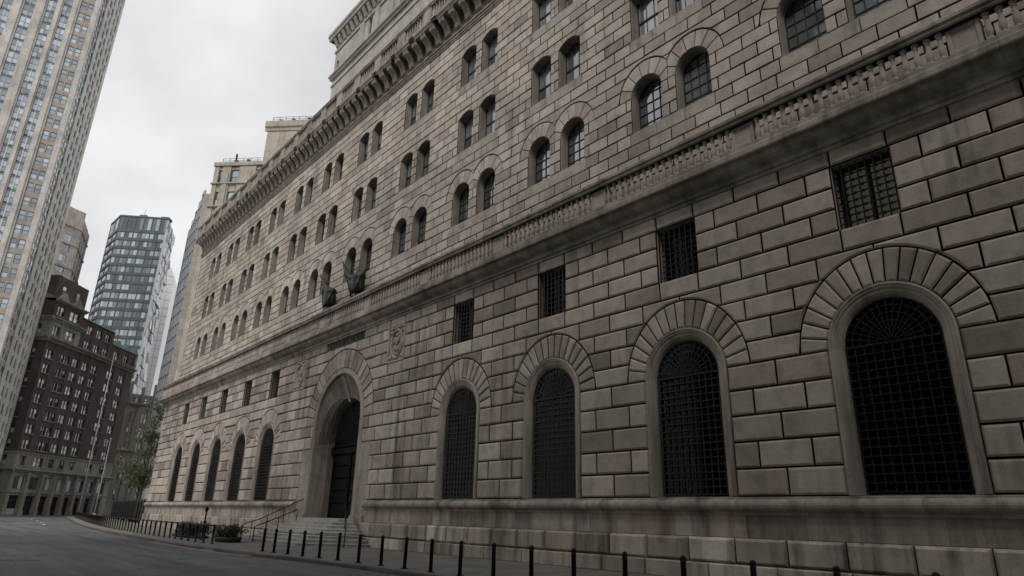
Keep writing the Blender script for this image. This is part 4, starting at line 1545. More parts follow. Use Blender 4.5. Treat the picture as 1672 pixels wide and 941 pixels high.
class Windows:
    def __init__(self):
        self.L = []

    def add(self, face, s, z, w, h, d, style, mats):
        self.L.append((face, s, z, w, h, d, style, mats))

    def emit(self, root, cap=100, name='window'):
        def rank(r):
            p = Vector(r[0].F(r[1], r[5], r[2])) - EYE
            f = p.dot(FW)
            if f < 1:
                return 1e9
            x, y = p.dot(CAMR) / f * 1068.72, p.dot(CAMU) / f * 1068.72
            out = 0 if abs(x) < 840 and abs(y) < 475 else 5000
            return p.length + out
        self.L.sort(key=rank)
        rest = MB(W); rm = None
        for k, (fc, s, z, w, h, d, style, mats) in enumerate(self.L):
            me, mb = wmesh(w, h, style, mats)
            loc = fc.F(s, d, z)
            if k < cap:
                inst(name, me, root, loc, fc.rz)
            else:
                rm = rm or list(mats)
                c, sn = math.cos(fc.rz), math.sin(fc.rz)
                b0 = len(rest.v)
                rest.v.extend((loc[0] + x * c - y * sn, loc[1] + x * sn + y * c, loc[2] + zz) for x, y, zz in mb.v)
                rest.f.extend(tuple(i + b0 for i in q) for q in mb.f); rest.s.extend(mb.s)
                if mats[1].name == rm[1].name:
                    rest.m.extend(mb.m)
                else:
                    if mats[1] not in rm:
                        rm.append(mats[1])
                    ix = rm.index(mats[1])
                    rest.m.extend(ix if q == 1 else q for q in mb.m)
        if rm:
            rest.build(name, rm, root, kind='stuff')


def grid(mb, fc, cols, rows, L0, L1, z0, z1, dp=0.0, ds=-0.12, db=-0.6, mp=0, ms=0):
    """piers between the window columns run full height; spandrels fill the columns between the windows"""
    old = mb.F; mb.F = fc.F
    x = L0
    for a, b in cols:
        if a > x + 0.01:
            mb.box(x, a, db, dp, z0, z1, mp)
        zz = z0
        for c, d in rows:
            if c > zz + 0.01:
                mb.box(a, b, db, ds, zz, c, ms)
            zz = d
        if z1 > zz + 0.01:
            mb.box(a, b, db, ds, zz, z1, ms)
        x = b
    if L1 > x + 0.01:
        mb.box(x, L1, db, dp, z0, z1, mp)
    mb.F = old


def corner(P, n1, n2, d):
    return tuple(Vector(P) - (n1 + n2) * (d / (1 + n1.dot(n2))))


def core(root, poly, z0, z1, mat, name='core_wall'):
    b = MB(W); n = len(poly)
    i = b.pts([(x, y, z0) for x, y in poly]); j = b.pts([(x, y, z1) for x, y in poly])
    for k in range(n):
        k2 = (k + 1) % n
        b.face((i + k, i + k2, j + k2, j + k))
    b.face([j + k for k in range(n)])
    return b.build(name, [mat], root)


M_PANET = glass('tower glass', [(0, (0.03, 0.05, 0.07)), (0.25, (0.09, 0.14, 0.19)), (0.6, (0.20, 0.29, 0.37)), (1, (0.48, 0.58, 0.66))], 0.05, 0.8)
M_PANED = glass('sash glass with blinds', [(0, (0.03, 0.03, 0.03)), (0.35, (0.09, 0.09, 0.085)), (0.55, (0.62, 0.61, 0.57)), (0.8, (0.025, 0.025, 0.025)), (0.9, (0.5, 0.5, 0.47))], 0.12, 0.6, blind=True)
M_PANEC = glass('curtain wall glass', [(0, (0.05, 0.062, 0.07)), (0.22, (0.16, 0.20, 0.225)), (0.45, (0.42, 0.50, 0.545)), (0.66, (0.09, 0.11, 0.125)), (0.80, (0.30, 0.365, 0.40))], 0.06, 0.5, blind=True, ior=1.9)
M_FRW = plain('pale window mullion', (0.55, 0.55, 0.53), 0.5)
M_FRD = plain('dark window metal', (0.03, 0.032, 0.035), 0.5)
M_TAN = stone('tan tower stone', [(0, (0.543, 0.514, 0.471)), (1, (0.602, 0.573, 0.532))], 0.2, bump=0.05, fine=6)
M_TANB = stone('tan tower spandrel', [(0, (0.389, 0.352, 0.310)), (1, (0.453, 0.413, 0.366))], 0.25, bump=0.05, fine=6)
M_WST = stone('pale grey tower stone', [(0, (0.624, 0.600, 0.558)), (1, (0.696, 0.672, 0.624))], 0.2, bump=0.05, fine=6)

# ---- tall tower at the left edge
fA0 = Vector(fl(120, -95.0))
dirA = Vector(FH * 0.545 + RH * 0.839)          # along the street front, to the right
dirB = Vector(FH * 0.906 - RH * 0.423)          # away along the side street
HT = 185.0
FLH = 3.05
LA = 34.0
LB = 21.0
tw = empty('tower_block', (fA0.x, fA0.y, 0), 'very tall tan stone tower at the left edge with long vertical window strips', 'building')
PA = fA0 - dirA.normalized() * LA
fcA = Face(PA, P1=fA0)
fcB = Face(fA0, P1=fA0 + dirB.normalized() * LB)
core(tw, [tuple(Vector(fcA.F(0, -0.62, 0)).xy), corner(fA0, fcA.n, fcB.n, 0.62), tuple(Vector(fcB.F(LB, -0.62, 0)).xy), tuple(Vector(fcB.F(LB, -30, 0)).xy), tuple(Vector(fcA.F(0, -30, 0)).xy)], 0, HT, M_TAN)
ww = MB(W)
win = Windows()
e = lambda a, b: (LA - b, LA - a)
colsA = [e(25.4, 27.2), e(21.8, 23.4), e(18.4, 20.0), e(14.8, 16.4), e(11.05, 12.9), e(7.6, 9.15), e(4.95, 6.45), e(1.1, 3.6)]
colsA.sort()
nf = int(HT / FLH)
rowsA = [(k * FLH + 0.55, k * FLH + 2.55) for k in range(1, nf)]
grid(ww, fcA, colsA, rowsA, 0.0, LA - 0.02, 0, HT, 0.0, -0.3, -0.6, 0, 1)
# slim ribs on the piers
ww.F = fcA.F
for a, b in ((LA - 1.05, LA - 0.05), (LA - 4.6, LA - 4.0), (LA - 7.3, LA - 6.75), (LA - 10.7, LA - 9.5), (LA - 14.4, LA - 13.3)):
    ww.box(a, b, 0.002, 0.35, 0, HT, 0)
for ci, (a, b) in enumerate(colsA):
    for c, d in rowsA:
        if c < 4:
            continue
        if b - a > 2.2:
            m2 = (a + b) / 2
            for x0, x1 in ((a + 0.1, m2 - 0.12), (m2 + 0.12, b - 0.1)):
                win.add(fcA, (x0 + x1) / 2, (c + d) / 2, x1 - x0, d - c, -0.38, 'sash', (M_FRD, M_PANET))
        else:
            win.add(fcA, (a + b) / 2, (c + d) / 2, b - a, FLH - 0.3, -0.22, 'strip', (M_FRD, M_PANET, M_FRW))
ww.F = fcA.F
for a, b in colsA:
    if b - a > 2.2:
        m2 = (a + b) / 2
        ww.box(m2 - 0.12, m2 + 0.12, -0.6, -0.28, 0, HT, 1)
        ww.box(a, a + 0.1, -0.6, -0.28, 0, HT, 1); ww.box(b - 0.1, b, -0.6, -0.28, 0, HT, 1)
ww.F = fcB.F
colsB = [(0.9, 5.3), (7.6, 9.6), (10.6, 12.6), (14.6, 16.4), (17.3, 19.1)]
rowsB = [(k * FLH + 0.6, k * FLH + 2.6) for k in range(1, nf)]
wb = MB(W)
grid(wb, fcB, colsB, rowsB, 0.02, LB, 0, HT, 0.0, -0.22, -0.6, 0, 0)
for a, b in colsB:
    for c, d in rowsB:
        if c < 4:
            continue
        st_ = 'strip' if b - a > 3 else 'sash'
        win.add(fcB, (a + b) / 2, (c + d) / 2, b - a, FLH - 0.35 if b - a > 3 else d - c, -0.16 if b - a > 3 else -0.28, st_, (M_FRD, M_PANET, M_FRW) if st_ == 'strip' else (M_FRD, M_PANET))
ww.build('front_wall', [M_TAN, M_TANB], tw)
wb.build('side_wall', [M_WST], tw)
win.emit(tw)

# ---- brown brick building across the end of the street
M_BRK = stone('dark brown brick', [(0, (0.088, 0.069, 0.059)), (1, (0.104, 0.082, 0.070))], 0.3, bump=0.1, fine=10)
M_BST = stone('grey brown limestone', [(0, (0.255, 0.230, 0.200)), (1, (0.306, 0.276, 0.242))], 0.5, bump=0.2, fine=4)
M_COP = plain('green copper', (0.13, 0.20, 0.17), 0.6, 0, 0.3, 0.35, 0.8)
c0 = Vector(fl(140, -101.8))
fM = Face(c0, P1=c0 + FH * 35.2)
fN = Face(c0 - RH * 22.0, P1=c0)
bk = empty('brick_building', (c0.x, c0.y, 0), 'dark brown brick building with a stone base and green copper roofs', 'building')
LM = 35.2
core(bk, [tuple(Vector(fN.F(0, -0.5, 0)).xy), corner(c0, fM.n, fN.n, 0.5), tuple(Vector(fM.F(LM, -0.5, 0)).xy), tuple(Vector(fM.F(LM, -22, 0)).xy)], -0.2, 37.0, M_BRK)
bw_ = MB(W)
winb = Windows()
cM = [1.9, 7.2, 11.3, 15.0, 18.6, 25.3, 30.6]
wM = [2.6, 2.5, 2.5, 2.5, 2.4, 3.0, 2.7]
colM = [(c - w / 2, c + w / 2) for c, w in zip(cM, wM)]
colM[0] = (0.9, 3.3)
colM[1] = (5.3, 8.9)
rowM = [(13.2 + 3.25 * k, 15.1 + 3.25 * k) for k in range(7)]
grid(bw_, fM, colM, rowM, 0.0, LM, 12.4, 36.6, 0.0, -0.1, -0.5)
colN = [(3, 5.2), (8, 10.2), (13, 15.2), (18, 20.2)]
grid(bw_, fN, colN, rowM, 0.0, 21.98, 12.4, 36.6, 0.0, -0.1, -0.5)
for fc, cl in ((fM, colM), (fN, colN)):
    for a, b in cl:
        for c, d in rowM:
            if b - a > 3.3:
                for x in (a + 0.85, b - 0.85):
                    winb.add(fc, x, (c + d) / 2, 1.65, d - c, -0.28, 'pair', (M_FRD, M_PANED, M_BRK, M_BST))
                bw_.F = fc.F; bw_.box(a + 1.7, b - 1.7, -0.5, -0.08, c, d)
            else:
                winb.add(fc, (a + b) / 2, (c + d) / 2, b - a - 0.3, d - c, -0.28, 'pair', (M_FRD, M_PANED, M_BRK, M_BST))
                bw_.F = fc.F; bw_.box(a, a + 0.15, -0.5, -0.08, c, d); bw_.box(b - 0.15, b, -0.5, -0.08, c, d)
bw_.build('brick_wall', [M_BRK], bk)
# stone base: ground floor arcade, second floor, cornice, ornate band
bs = MB(W)
colG = [(1.0, 4.2), (5.6, 8.8), (10.2, 13.0), (14.2, 17.0), (18.2, 20.8), (22.2, 24.8), (26.2, 28.8), (30.2, 33.0)]
grid(bs, fM, colG, [(0.0, 3.9), (5.2, 7.7)], 0.0, LM, -0.2, 8.6, 0.12, -0.05, -0.5)
grid(bs, fN, colN, [(0.0, 3.6), (5.2, 7.7)], 0.0, 21.98, -0.2, 8.6, 0.12, -0.05, -0.5)
colM2 = [(a + 0.3, b - 0.3) for a, b in colM]
grid(bs, fM, colM2, [(9.9, 11.8)], 0.0, LM, 9.2, 12.4, 0.05, 0.0, -0.5)
grid(bs, fN, colN, [(9.9, 11.8)], 0.0, 21.98, 9.2, 12.4, 0.05, 0.0, -0.5)
for fc, L in ((fM, LM), (fN, 22.0)):
    bs.F = fc.F
    bs.prof([(0.0, 8.5), (0.3, 8.55), (0.35, 8.8), (0.75, 8.95), (0.75, 9.15), (0.2, 9.25), (0.0, 9.25)], 0, L + 0.5)
    bs.prof([(0.0, 12.3), (0.18, 12.32), (0.2, 12.55), (0.0, 12.6)], 0, L + 0.15)
    bs.prof([(0.0, 4.35), (0.2, 4.4), (0.24, 4.6), (0.12, 4.7), (0.0, 4.7)], 0, L + 0.1)
bs.F = fM.F
for k, (a, b) in enumerate(colG[:-1]):
    x = (b + colG[k + 1][0]) / 2
    bs.box(x - 0.45, x + 0.45, 0.122, 0.42, -0.2, 8.4); bs.box(x - 0.6, x + 0.6, 0.124, 0.5, -0.2, 0.9); bs.box(x - 0.55, x + 0.55, 0.124, 0.5, 7.9, 8.45)
bs.build('stone_base', [M_BST], bk)
for a, b in colG:
    winb.add(fM, (a + b) / 2, 6.45, b - a, 2.5, -0.3, 'big', (M_FRD, M_PANED))
for a, b in colM2:
    winb.add(fM, (a + b) / 2, 10.85, b - a, 1.9, -0.3, 'pair', (M_FRD, M_PANED, M_BST))
for a, b in colN:
    winb.add(fN, (a + b) / 2, 6.45, b - a, 2.5, -0.3, 'big', (M_FRD, M_PANED)); winb.add(fN, (a + b) / 2, 10.85, b - a, 1.9, -0.3, 'pair', (M_FRD, M_PANED, M_BST))
M_SHOP = plain('shop front glass', (0.012, 0.014, 0.016), 0.12, 0, 0.4)
M_SHOPL = plain('pale shop panel', (0.30, 0.36, 0.38), 0.5)
for k, (a, b) in enumerate(colG):
    s = MB(fM.F)
    s.quad((a, -0.45, -0.1), (b, -0.45, -0.1), (b, -0.45, 3.9), (a, -0.45, 3.9), 0)
    s.box((a + b) / 2 - 0.06, (a + b) / 2 + 0.06, -0.44, -0.35, 0, 3.9, 1); s.box(a, b, -0.44, -0.36, 2.8, 2.95, 1)
    if k == 0:
        s.box(a + 0.2, b - 0.2, -0.35, -0.28, 0.1, 1.3, 2)
    s.build('shop_front', [M_SHOP, M_FRD, M_SHOPL], bk)
# attic storeys
at = MB(W)
for fc, L in ((fM, LM), (fN, 22.0)):
    at.F = fc.F
    at.prof([(0.0, 36.2), (0.35, 36.3), (0.4, 36.6), (1.0, 36.9), (1.05, 37.15), (0.2, 37.35), (0.0, 37.35)], 0 if fc is fM else 0, L + (0.7 if fc is fN else 0.0))
at.build('main_cornice', [M_BST], bk)
ak = MB(W)
colT = [(1.0, 3.4), (5.4, 8.8)]
grid(ak, fM, colT, [(38.0, 40.0)], 0.0, 10.4, 37.3, 41.0, 0.1, 0.0, -0.5, 0, 0)
grid(ak, fN, colN, [(38.0, 40.0)], 0.0, 21.98, 37.3, 41.0, 0.1, 0.0, -0.5, 0, 0)
for fc, L in ((fM, 10.4), (fN, 22.0)):
    ak.F = fc.F
    ak.prof([(0.0, 40.9), (0.4, 41.0), (0.5, 41.3), (0.9, 41.45), (0.9, 41.7), (0.0, 41.9)], 0, L + 0.6)
ak.F = fM.F
ak.prof([(0.0, 45.3), (0.3, 45.4), (0.8, 45.7), (0.8, 46.0), (0.0, 46.1)], -0.3, 10.6)
for c in (2.2, 7.1):
    i = ak.pts([(c - 1.9, 0.3, 46.0), (c + 1.9, 0.3, 46.0), (c, 0.3, 47.9), (c - 1.9, -0.3, 46.0), (c + 1.9, -0.3, 46.0), (c, -0.3, 47.9)])
    for q in ((0, 1, 2), (5, 4, 3), (1, 4, 5, 2), (3, 0, 2, 5)):
        ak.face([i + x for x in q])
ak.build('ornate_storey', [M_BST], bk)
for fc, cl in ((fM, colT), (fN, colN)):
    for a, b in cl:
        winb.add(fc, (a + b) / 2, 39.0, b - a, 2.0, -0.25, 'pair', (M_FRD, M_PANED, M_BST))
ac = MB(W)
grid(ac, fM, colT, [(42.4, 44.6)], 0.0, 10.4, 41.8, 45.4, 0.0, -0.08, -0.5)
colU = [(12.6, 14.8), (16.4, 18.6), (20.2, 22.2)]
grid(ac, fM, colU, [(37.7, 39.5), (41.2, 43.2)], 10.42, 23.6, 37.3, 44.2, 0.0, -0.08, -0.5)
colV = [(25.0, 27.2), (29.5, 31.7), (32.6, 34.4)]
grid(ac, fM, colV, [(37.9, 40.0)], 23.62, LM, 37.3, 41.2, 0.0, -0.08, -0.5)
for a, b in colT:
    winb.add(fM, (a + b) / 2, 43.5, b - a, 2.2, -0.25, 'pair', (M_FRD, M_PANED, M_BRK, M_BST))
for a, b in colU:
    for c, d in ((37.7, 39.5), (41.2, 43.2)):
        winb.add(fM, (a + b) / 2, (c + d) / 2, b - a, d - c, -0.25, 'pair', (M_FRD, M_PANED, M_BRK, M_BST))
for a, b in colV:
    winb.add(fM, (a + b) / 2, 38.95, b - a, 2.1, -0.25, 'pair', (M_FRD, M_PANED, M_BRK, M_BST))
ac.F = fM.F
ac.box(0.5, 10.3, -21, -0.55, 37, 45.6); ac.box(10.3, 23.5, -21, -0.55, 37, 43.8); ac.box(23.5, LM - 0.2, -21, -0.55, 37, 41)
ac.box(3.0, 14.2, -12, -3.0, 45.5, 52.6)
ac.build('attic_wall', [M_BRK], bk)
rf = MB(fM.F)
for a, b, z0, z1 in ((10.4, 23.6, 44.2, 45.6), (23.6, LM, 41.2, 42.6)):
    rf.prof([(0.25, z0), (0.25, z0 + 0.25), (-2.5, z1), (-12, z1), (-12, z0)], a, b)
rf.prof([(0.2, 46.1), (-2.5, 47.2), (-3, 47.2), (-3, 46.1)], 0.0, 10.4)
for c in (26.1, 30.6, 34.2):
    i = rf.pts([(c - 1.5, 0.2, 41.2), (c + 1.5, 0.2, 41.2), (c, 0.2, 43.0), (c - 1.5, -2.5, 41.2), (c + 1.5, -2.5, 41.2), (c, -2.5, 43.0)])
    for q in ((0, 1, 2), (1, 4, 5, 2), (3, 0, 2, 5)):
        rf.face([i + x for x in q])
rf.build('copper_roof', [M_COP], bk)
for a in (5.6, 10.8):
    winb.add(Face(Vector(fM.F(0, -3.0, 0)).xy, P1=Vector(fM.F(10, -3.0, 0)).xy), a, 49.6, 1.3, 1.9, 0.08, 'sash', (M_FRD, M_PANED))
winb.emit(bk)

# ---- tan building behind it
ta = empty('stone_tower', fl(210, -150.6) + (0,), 'pale tan stone tower with grouped dark windows, behind the brown brick building', 'building')
p1 = Vector(fl(210, -150.4))
az = R(19)
dT = FH * math.cos(az) + RH * math.sin(az)
dS = FH * math.cos(az - R(45)) + RH * math.sin(az - R(45))
fT = Face(p1 - dT * 26, P1=p1)
fS = Face(p1, P1=p1 + dS * 16)
M_TN2 = stone('buff stone', [(0, (0.522, 0.469, 0.428)), (1, (0.589, 0.528, 0.484))], 0.35, bump=0.05, fine=3)
core(ta, [tuple(Vector(fT.F(0, -0.5, 0)).xy), corner(p1, fT.n, fS.n, 0.5), tuple(Vector(fS.F(16, -0.5, 0)).xy), tuple(Vector(fT.F(0, -24, 0)).xy)], 0, 98, M_TN2)
wt = MB(W); wnt = Windows()
cT = [(2, 4.6), (6.6, 9.2), (11.2, 13.8), (15.8, 18.4), (20.6, 23.4)]
rT = [(6 + 3.7 * k, 8.5 + 3.7 * k) for k in range(23)]
grid(wt, fT, cT, rT, 0, 25.98, 0, 99.5, 0.0, -0.25, -0.5)
cS = [(1.6, 4.2), (6.4, 9.0), (11.2, 13.8)]
grid(wt, fS, cS, rT, 0.02, 16, 0, 97, 0.0, -0.25, -0.5)
for fc, L in ((fT, 26), (fS, 16)):
    wt.F = fc.F
    for zz in (78.0, 86.2, 92.5):
        wt.prof([(0.0, zz), (0.25, zz + 0.1), (0.3, zz + 0.5), (0.0, zz + 0.6)], 0, L + 0.3)
wt.F = fT.F; wt.box(0.5, 25.2, -20, 0.2, 99.5, 104.5) if False else None
wt.build('wall', [M_TN2], ta)
for fc, cl in ((fT, cT), (fS, cS)):
    for a, b in cl:
        for c, d in rT:
            wnt.add(fc, (a + b) / 2, (c + d) / 2, b - a, d - c, -0.32, 'big', (M_FRD, M_PANET))
wnt.emit(ta)

# ---- dark glass tower
gl = empty('glass_tower', fl(215, -132) + (0,), 'dark glass office tower with banded floors and a chamfered corner, over the brick building', 'building')
q0, q1, q2, q3 = Vector(fl(222, -149.0)), Vector(fl(214, -141.0)), Vector(fl(216, -124.4)), Vector(fl(231, -129.6))
M_BAND = plain('dark metal band', (0.085, 0.098, 0.108), 0.45, 0.3, 0.5, 0.3, 0.4)
M_WHT = plain('white tilted panel', (0.50, 0.52, 0.54), 0.3, 0, 0.5, 0.1, 0.5)
f0, f1, f2 = Face(q0, P1=q1), Face(q1, P1=q2), Face(q2, P1=q3)
GH = 101.3
core(gl, [tuple(Vector(f0.F(0, -0.5, 0)).xy), corner(q1, f0.n, f1.n, 0.5), corner(q2, f1.n, f2.n, 0.5), tuple(Vector(f2.F(f2.L, -0.5, 0)).xy), tuple(Vector(fl(245, -150)))], 0, GH, M_BAND)
wg = MB(W); wng = Windows()
rG = [(5 + 3.25 * k, 7.15 + 3.25 * k) for k in range(28)] + [(96.0, 100.8)]
for fc, ncol in ((f0, 2), (f1, 6)):
    w = fc.L / ncol
    cl = [(k * w + 0.12, (k + 1) * w - 0.12) for k in range(ncol)]
    grid(wg, fc, cl, rG, 0, fc.L, 0, GH, -0.08, 0.0, -0.5)
    for a, b in cl:
        for c, d in rG:
            wng.add(fc, (a + b) / 2, (c + d) / 2, b - a, d - c, -0.2, 'big', (M_FRD, M_PANEC if fc is f1 else M_PANET))
wg.F = f1.F; wg.box(0, f1.L, -3, -0.5, GH - 0.3, GH + 0.2); wg.box(5.5, 8.0, -5, -2, GH, GH + 1.4); wg.box(13, 15.6, -5, -2, GH, GH + 1.2); wg.box(6.4, 6.5, -3.5, -3.4, GH, GH + 4)
wg.build('curtain_wall', [M_BAND], gl)
wr = MB(f2.F)
rg = random.Random(21)
nc = 6; cw = f2.L / nc
M_DGL = plain('dark angled glass', (0.02, 0.024, 0.027), 0.08, 0, 0.7)
for k in range(29):
    zb = 4.5 + 3.3 * k
    for c in range(nc):
        a, b = c * cw, (c + 1) * cw
        o1, o2 = rg.uniform(-0.1, 0.7), rg.uniform(-0.1, 0.7)
        m_ = 1 if rg.random() < 0.5 else 0
        i = wr.pts([(a, o1, zb), (b, o2, zb), (b, o2 * 0.4 + 0.1, zb + 3.3), (a, o1 * 0.4 + 0.1, zb + 3.3), (a, -0.5, zb), (b, -0.5, zb), (b, -0.5, zb + 3.3), (a, -0.5, zb + 3.3)])
        for q in ((0, 1, 2, 3), (1, 5, 6, 2), (4, 0, 3, 7), (3, 2, 6, 7), (4, 5, 1, 0)):
            wr.face([i + x for x in q], m_ if q == (0, 1, 2, 3) else 0)
wr.build('faceted_side', [M_WHT, M_DGL], gl)
wng.emit(gl)

# ---- slim white tower behind it
wt_ = empty('white_tower', fl(262, -146) + (0,), 'slim white tower with a curved top just right of the dark glass tower', 'building')
a0, a1 = Vector(fl(258, -154)), Vector(fl(262, -143.4))
fw_ = Face(a0, P1=a1)
M_WG = plain('white glass skin', (0.66, 0.67, 0.68), 0.25, 0, 0.6, 0.05, 0.2)
wv_ = MB(fw_.F)
nseg = 10
prev = None
cols_ = []
for k in range(nseg + 1):
    s = fw_.L * k / nseg
    cols_.append((s, 103.5 - 9.0 * (max(0, k / nseg - 0.35) / 0.65) ** 2.2))
i = wv_.pts([(s, 0, 0) for s, h in cols_]); j = wv_.pts([(s, 0, h) for s, h in cols_]); i2 = wv_.pts([(s, -14, 0) for s, h in cols_]); j2 = wv_.pts([(s, -14, h) for s, h in cols_])
for k in range(nseg):
    wv_.face((i + k, i + k + 1, j + k + 1, j + k)); wv_.face((j + k, j + k + 1, j2 + k + 1, j2 + k)); wv_.face((i2 + k + 1, i2 + k, j2 + k, j2 + k + 1))
wv_.face((i + nseg, i2 + nseg, j2 + nseg, j + nseg)); wv_.face((i2, i, j, j2))
wv_.build('wall', [M_WG], wt_)
wl_ = MB(fw_.F)
for k in range(27):
    zz = 4 + 3.5 * k
    wl_.box(0.0, fw_.L, 0.002, 0.06, zz, zz + 0.14)
for k in range(1, 6):
    s = fw_.L * k / 6
    wl_.box(s - 0.05, s + 0.05, 0.002, 0.08, 0, 90)
wl_.build('floor_line', [plain('grey joint', (0.33, 0.34, 0.35), 0.5)], wt_)

# ---- blue glass slab with a tan flank
sg_ = empty('glass_slab', fl(150, -78) + (0,), 'pale blue glass slab tower with a plain tan flank, left of the bank', 'building')
g0, g1, g2 = Vector(fl(158, -84.3)), Vector(fl(150, -78.9)), Vector(fl(152, -66.0))
g0 = Vector(fl(159, -85.9))
fg, fh = Face(g0, P1=g1), Face(g1, P1=g2)
fgL = fg.L
M_PANES = glass('pale blue glass', [(0, (0.12, 0.15, 0.17)), (0.5, (0.26, 0.31, 0.35)), (1, (0.44, 0.50, 0.54))], 0.08, 0.8)
M_FLK = stone('tan flank', [(0, (0.374, 0.339, 0.293)), (1, (0.408, 0.372, 0.323))], 0.15, bump=0.04, fine=5)
M_MET = plain('pale metal grid', (0.30, 0.32, 0.34), 0.4)
core(sg_, [tuple(Vector(fg.F(0, -0.4, 0)).xy), corner(g1, fg.n, fh.n, 0.4), tuple(Vector(fh.F(fh.L, -0.4, 0)).xy), tuple(Vector(fl(176, -70)))], 0, 74, M_FLK)
wsl = MB(W); wns = Windows()
nc = 5; cw = fgL / nc
for c in range(nc):
    top = 79.0 - (nc - 1 - c) * 1.9
    rr_ = [(4 + 3.1 * k, 6.75 + 3.1 * k) for k in range(26) if 6.8 + 3.1 * k < top]
    grid(wsl, fg, [(c * cw + 0.15, (c + 1) * cw - 0.15)], rr_, c * cw, (c + 1) * cw, 0, top, 0.0, 0.02, -0.4)
    for a, d in rr_:
        wns.add(fg, (c + 0.5) * cw, (a + d) / 2, cw - 0.3, d - a, -0.1, 'big', (M_MET, M_PANES))
wsl.build('curtain_wall', [M_MET], sg_)
fk = MB(fh.F)
for k in range(26):
    fk.cbox(0, fh.L, -0.4, 0.0, 3.0 * k, 3.0 * k + 2.985, 0.02)
fk.box(3.2, 3.9, 0.001, 0.3, 29.5, 31.5, 1)
fk.build('flank_wall', [M_FLK, M_FRD], sg_)
wns.emit(sg_)

# ---- tan stepped art deco building behind the bank
de = empty('stepped_building', fl(122, -58) + (0,), 'tan stepped office building with railed roof terraces rising behind the bank cornice', 'building')
M_DEC = stone('tan brick', [(0, (0.411, 0.370, 0.304)), (1, (0.449, 0.405, 0.335))], 0.3, bump=0.05, fine=6)
d0 = Vector(fl(120, -61.9))
aD = R(96)
dD = FH * math.cos(aD) + RH * math.sin(aD)
fD = Face(d0, P1=d0 + dD * 40)
wd = MB(W); wnd = Windows()
cD = [(0.9, 1.7), (3.5, 5.3), (8.9, 11.2), (14.5, 16.8), (20, 22.3)]
rD = [(40.0 + 5.0 * k, 43.2 + 5.0 * k) for k in range(6)]
grid(wd, fD, cD, rD, 0, 30, 20, 69.8, 0.0, -0.25, -0.8)
wd.F = fD.F
wd.box(0, 30, -25, -0.81, 20, 69.6)
wd.box(-0.05, 0.0, -25, 0, 20, 69.8)
for zz in (64.8, 59.6):
    wd.prof([(0.0, zz), (0.3, zz + 0.05), (0.3, zz + 0.3), (0.0, zz + 0.35)], -0.3, 30)
wd.prof([(0.0, 68.9), (0.25, 69.0), (0.25, 69.82), (-0.8, 69.82)], -0.25, 30)
for s in (2.2, 7.0, 12.8):
    wd.box(s, s + 1.0, 0.002, 0.22, 20, 67.5)
wd.box(7.2, 30, -18, -5, 69.5, 82.2)
wd.F = lambda s, d, z: fD.F(s, d - 5, z)
wd.prof([(0.0, 80.2), (0.2, 80.3), (0.25, 80.9), (0.55, 81.2), (0.55, 82.6), (0.0, 82.7)], 6.7, 30)
wd.build('wall', [M_DEC], de)
for a, b in cD:
    for c, d in rD:
        wnd.add(fD, (a + b) / 2, (c + d) / 2, b - a, d - c, -0.45, 'sash', (M_FRD, M_PANET))
wnd.emit(de)
rd = MB(fD.F)
for z0, s0, s1, off in ((69.8, 1.2, 9.5, -0.3), (82.7, 8.0, 26, -5.0)):
    for zz in (0.55, 1.05):
        rd.box(s0, s1, off - 0.03, off + 0.03, z0 + zz, z0 + zz + 0.07)
    s = s0
    while s < s1:
        rd.box(s, s + 0.08, off - 0.04, off + 0.04, z0, z0 + 1.1); s += 1.5
for s, z0, w, h, off in ((3.2, 69.8, 0.9, 1.1, -1), (3.4, 70.9, 0.15, 1.6, -1), (6.1, 69.8, 0.45, 1.2, -0.8), (9.2, 82.7, 0.6, 0.9, -5.6), (12.0, 82.7, 0.7, 1.1, -5.6), (15.4, 82.7, 2.0, 1.5, -6)):
    rd.box(s, s + w, off - 0.5, off, z0, z0 + h)
rd.build('roof_railing', [M_FRD], de)

# ---- low pale building in the gap
lo = empty('ornate_building', fl(190, -107.5) + (0,), 'small pale ornate stone building deep in the gap behind the trees', 'building')
l0, l1 = Vector(fl(185, -110.5)), Vector(fl(195, -102.0))
fL_ = Face(l0, P1=l1)
wl = MB(W); wnl = Windows()
nL = 4; cw = fL_.L / nL
cL = [(k * cw + 0.9, (k + 1) * cw - 0.9) for k in range(nL)]
rL = [(4 + 4.2 * k, 6.8 + 4.2 * k) for k in range(7)]
grid(wl, fL_, cL, rL, 0, fL_.L, 0, 33, 0.0, -0.15, -0.5)
wl.F = fL_.F
wl.box(0, fL_.L, -12, -0.51, 0, 32.8)
wl.prof([(0, 29.6), (0.5, 29.8), (0.8, 30.3), (0, 30.6)], -0.4, fL_.L + 0.4)
wl.prof([(0, 16.8), (0.4, 16.9), (0.5, 17.2), (0, 17.4)], -0.2, fL_.L + 0.2)
for k in range(nL + 1):
    wl.box(k * cw - 0.3, k * cw + 0.3, -0.5, 0.25, 30.6, 35.2 + (k % 2) * 1.2)
wl.build('wall', [M_BST], lo)
for a, b in cL:
    for c, d in rL:
        wnl.add(fL_, (a + b) / 2, (c + d) / 2, b - a, d - c, -0.25, 'pair', (M_FRD, M_PANED, M_BST))
wnl.emit(lo)
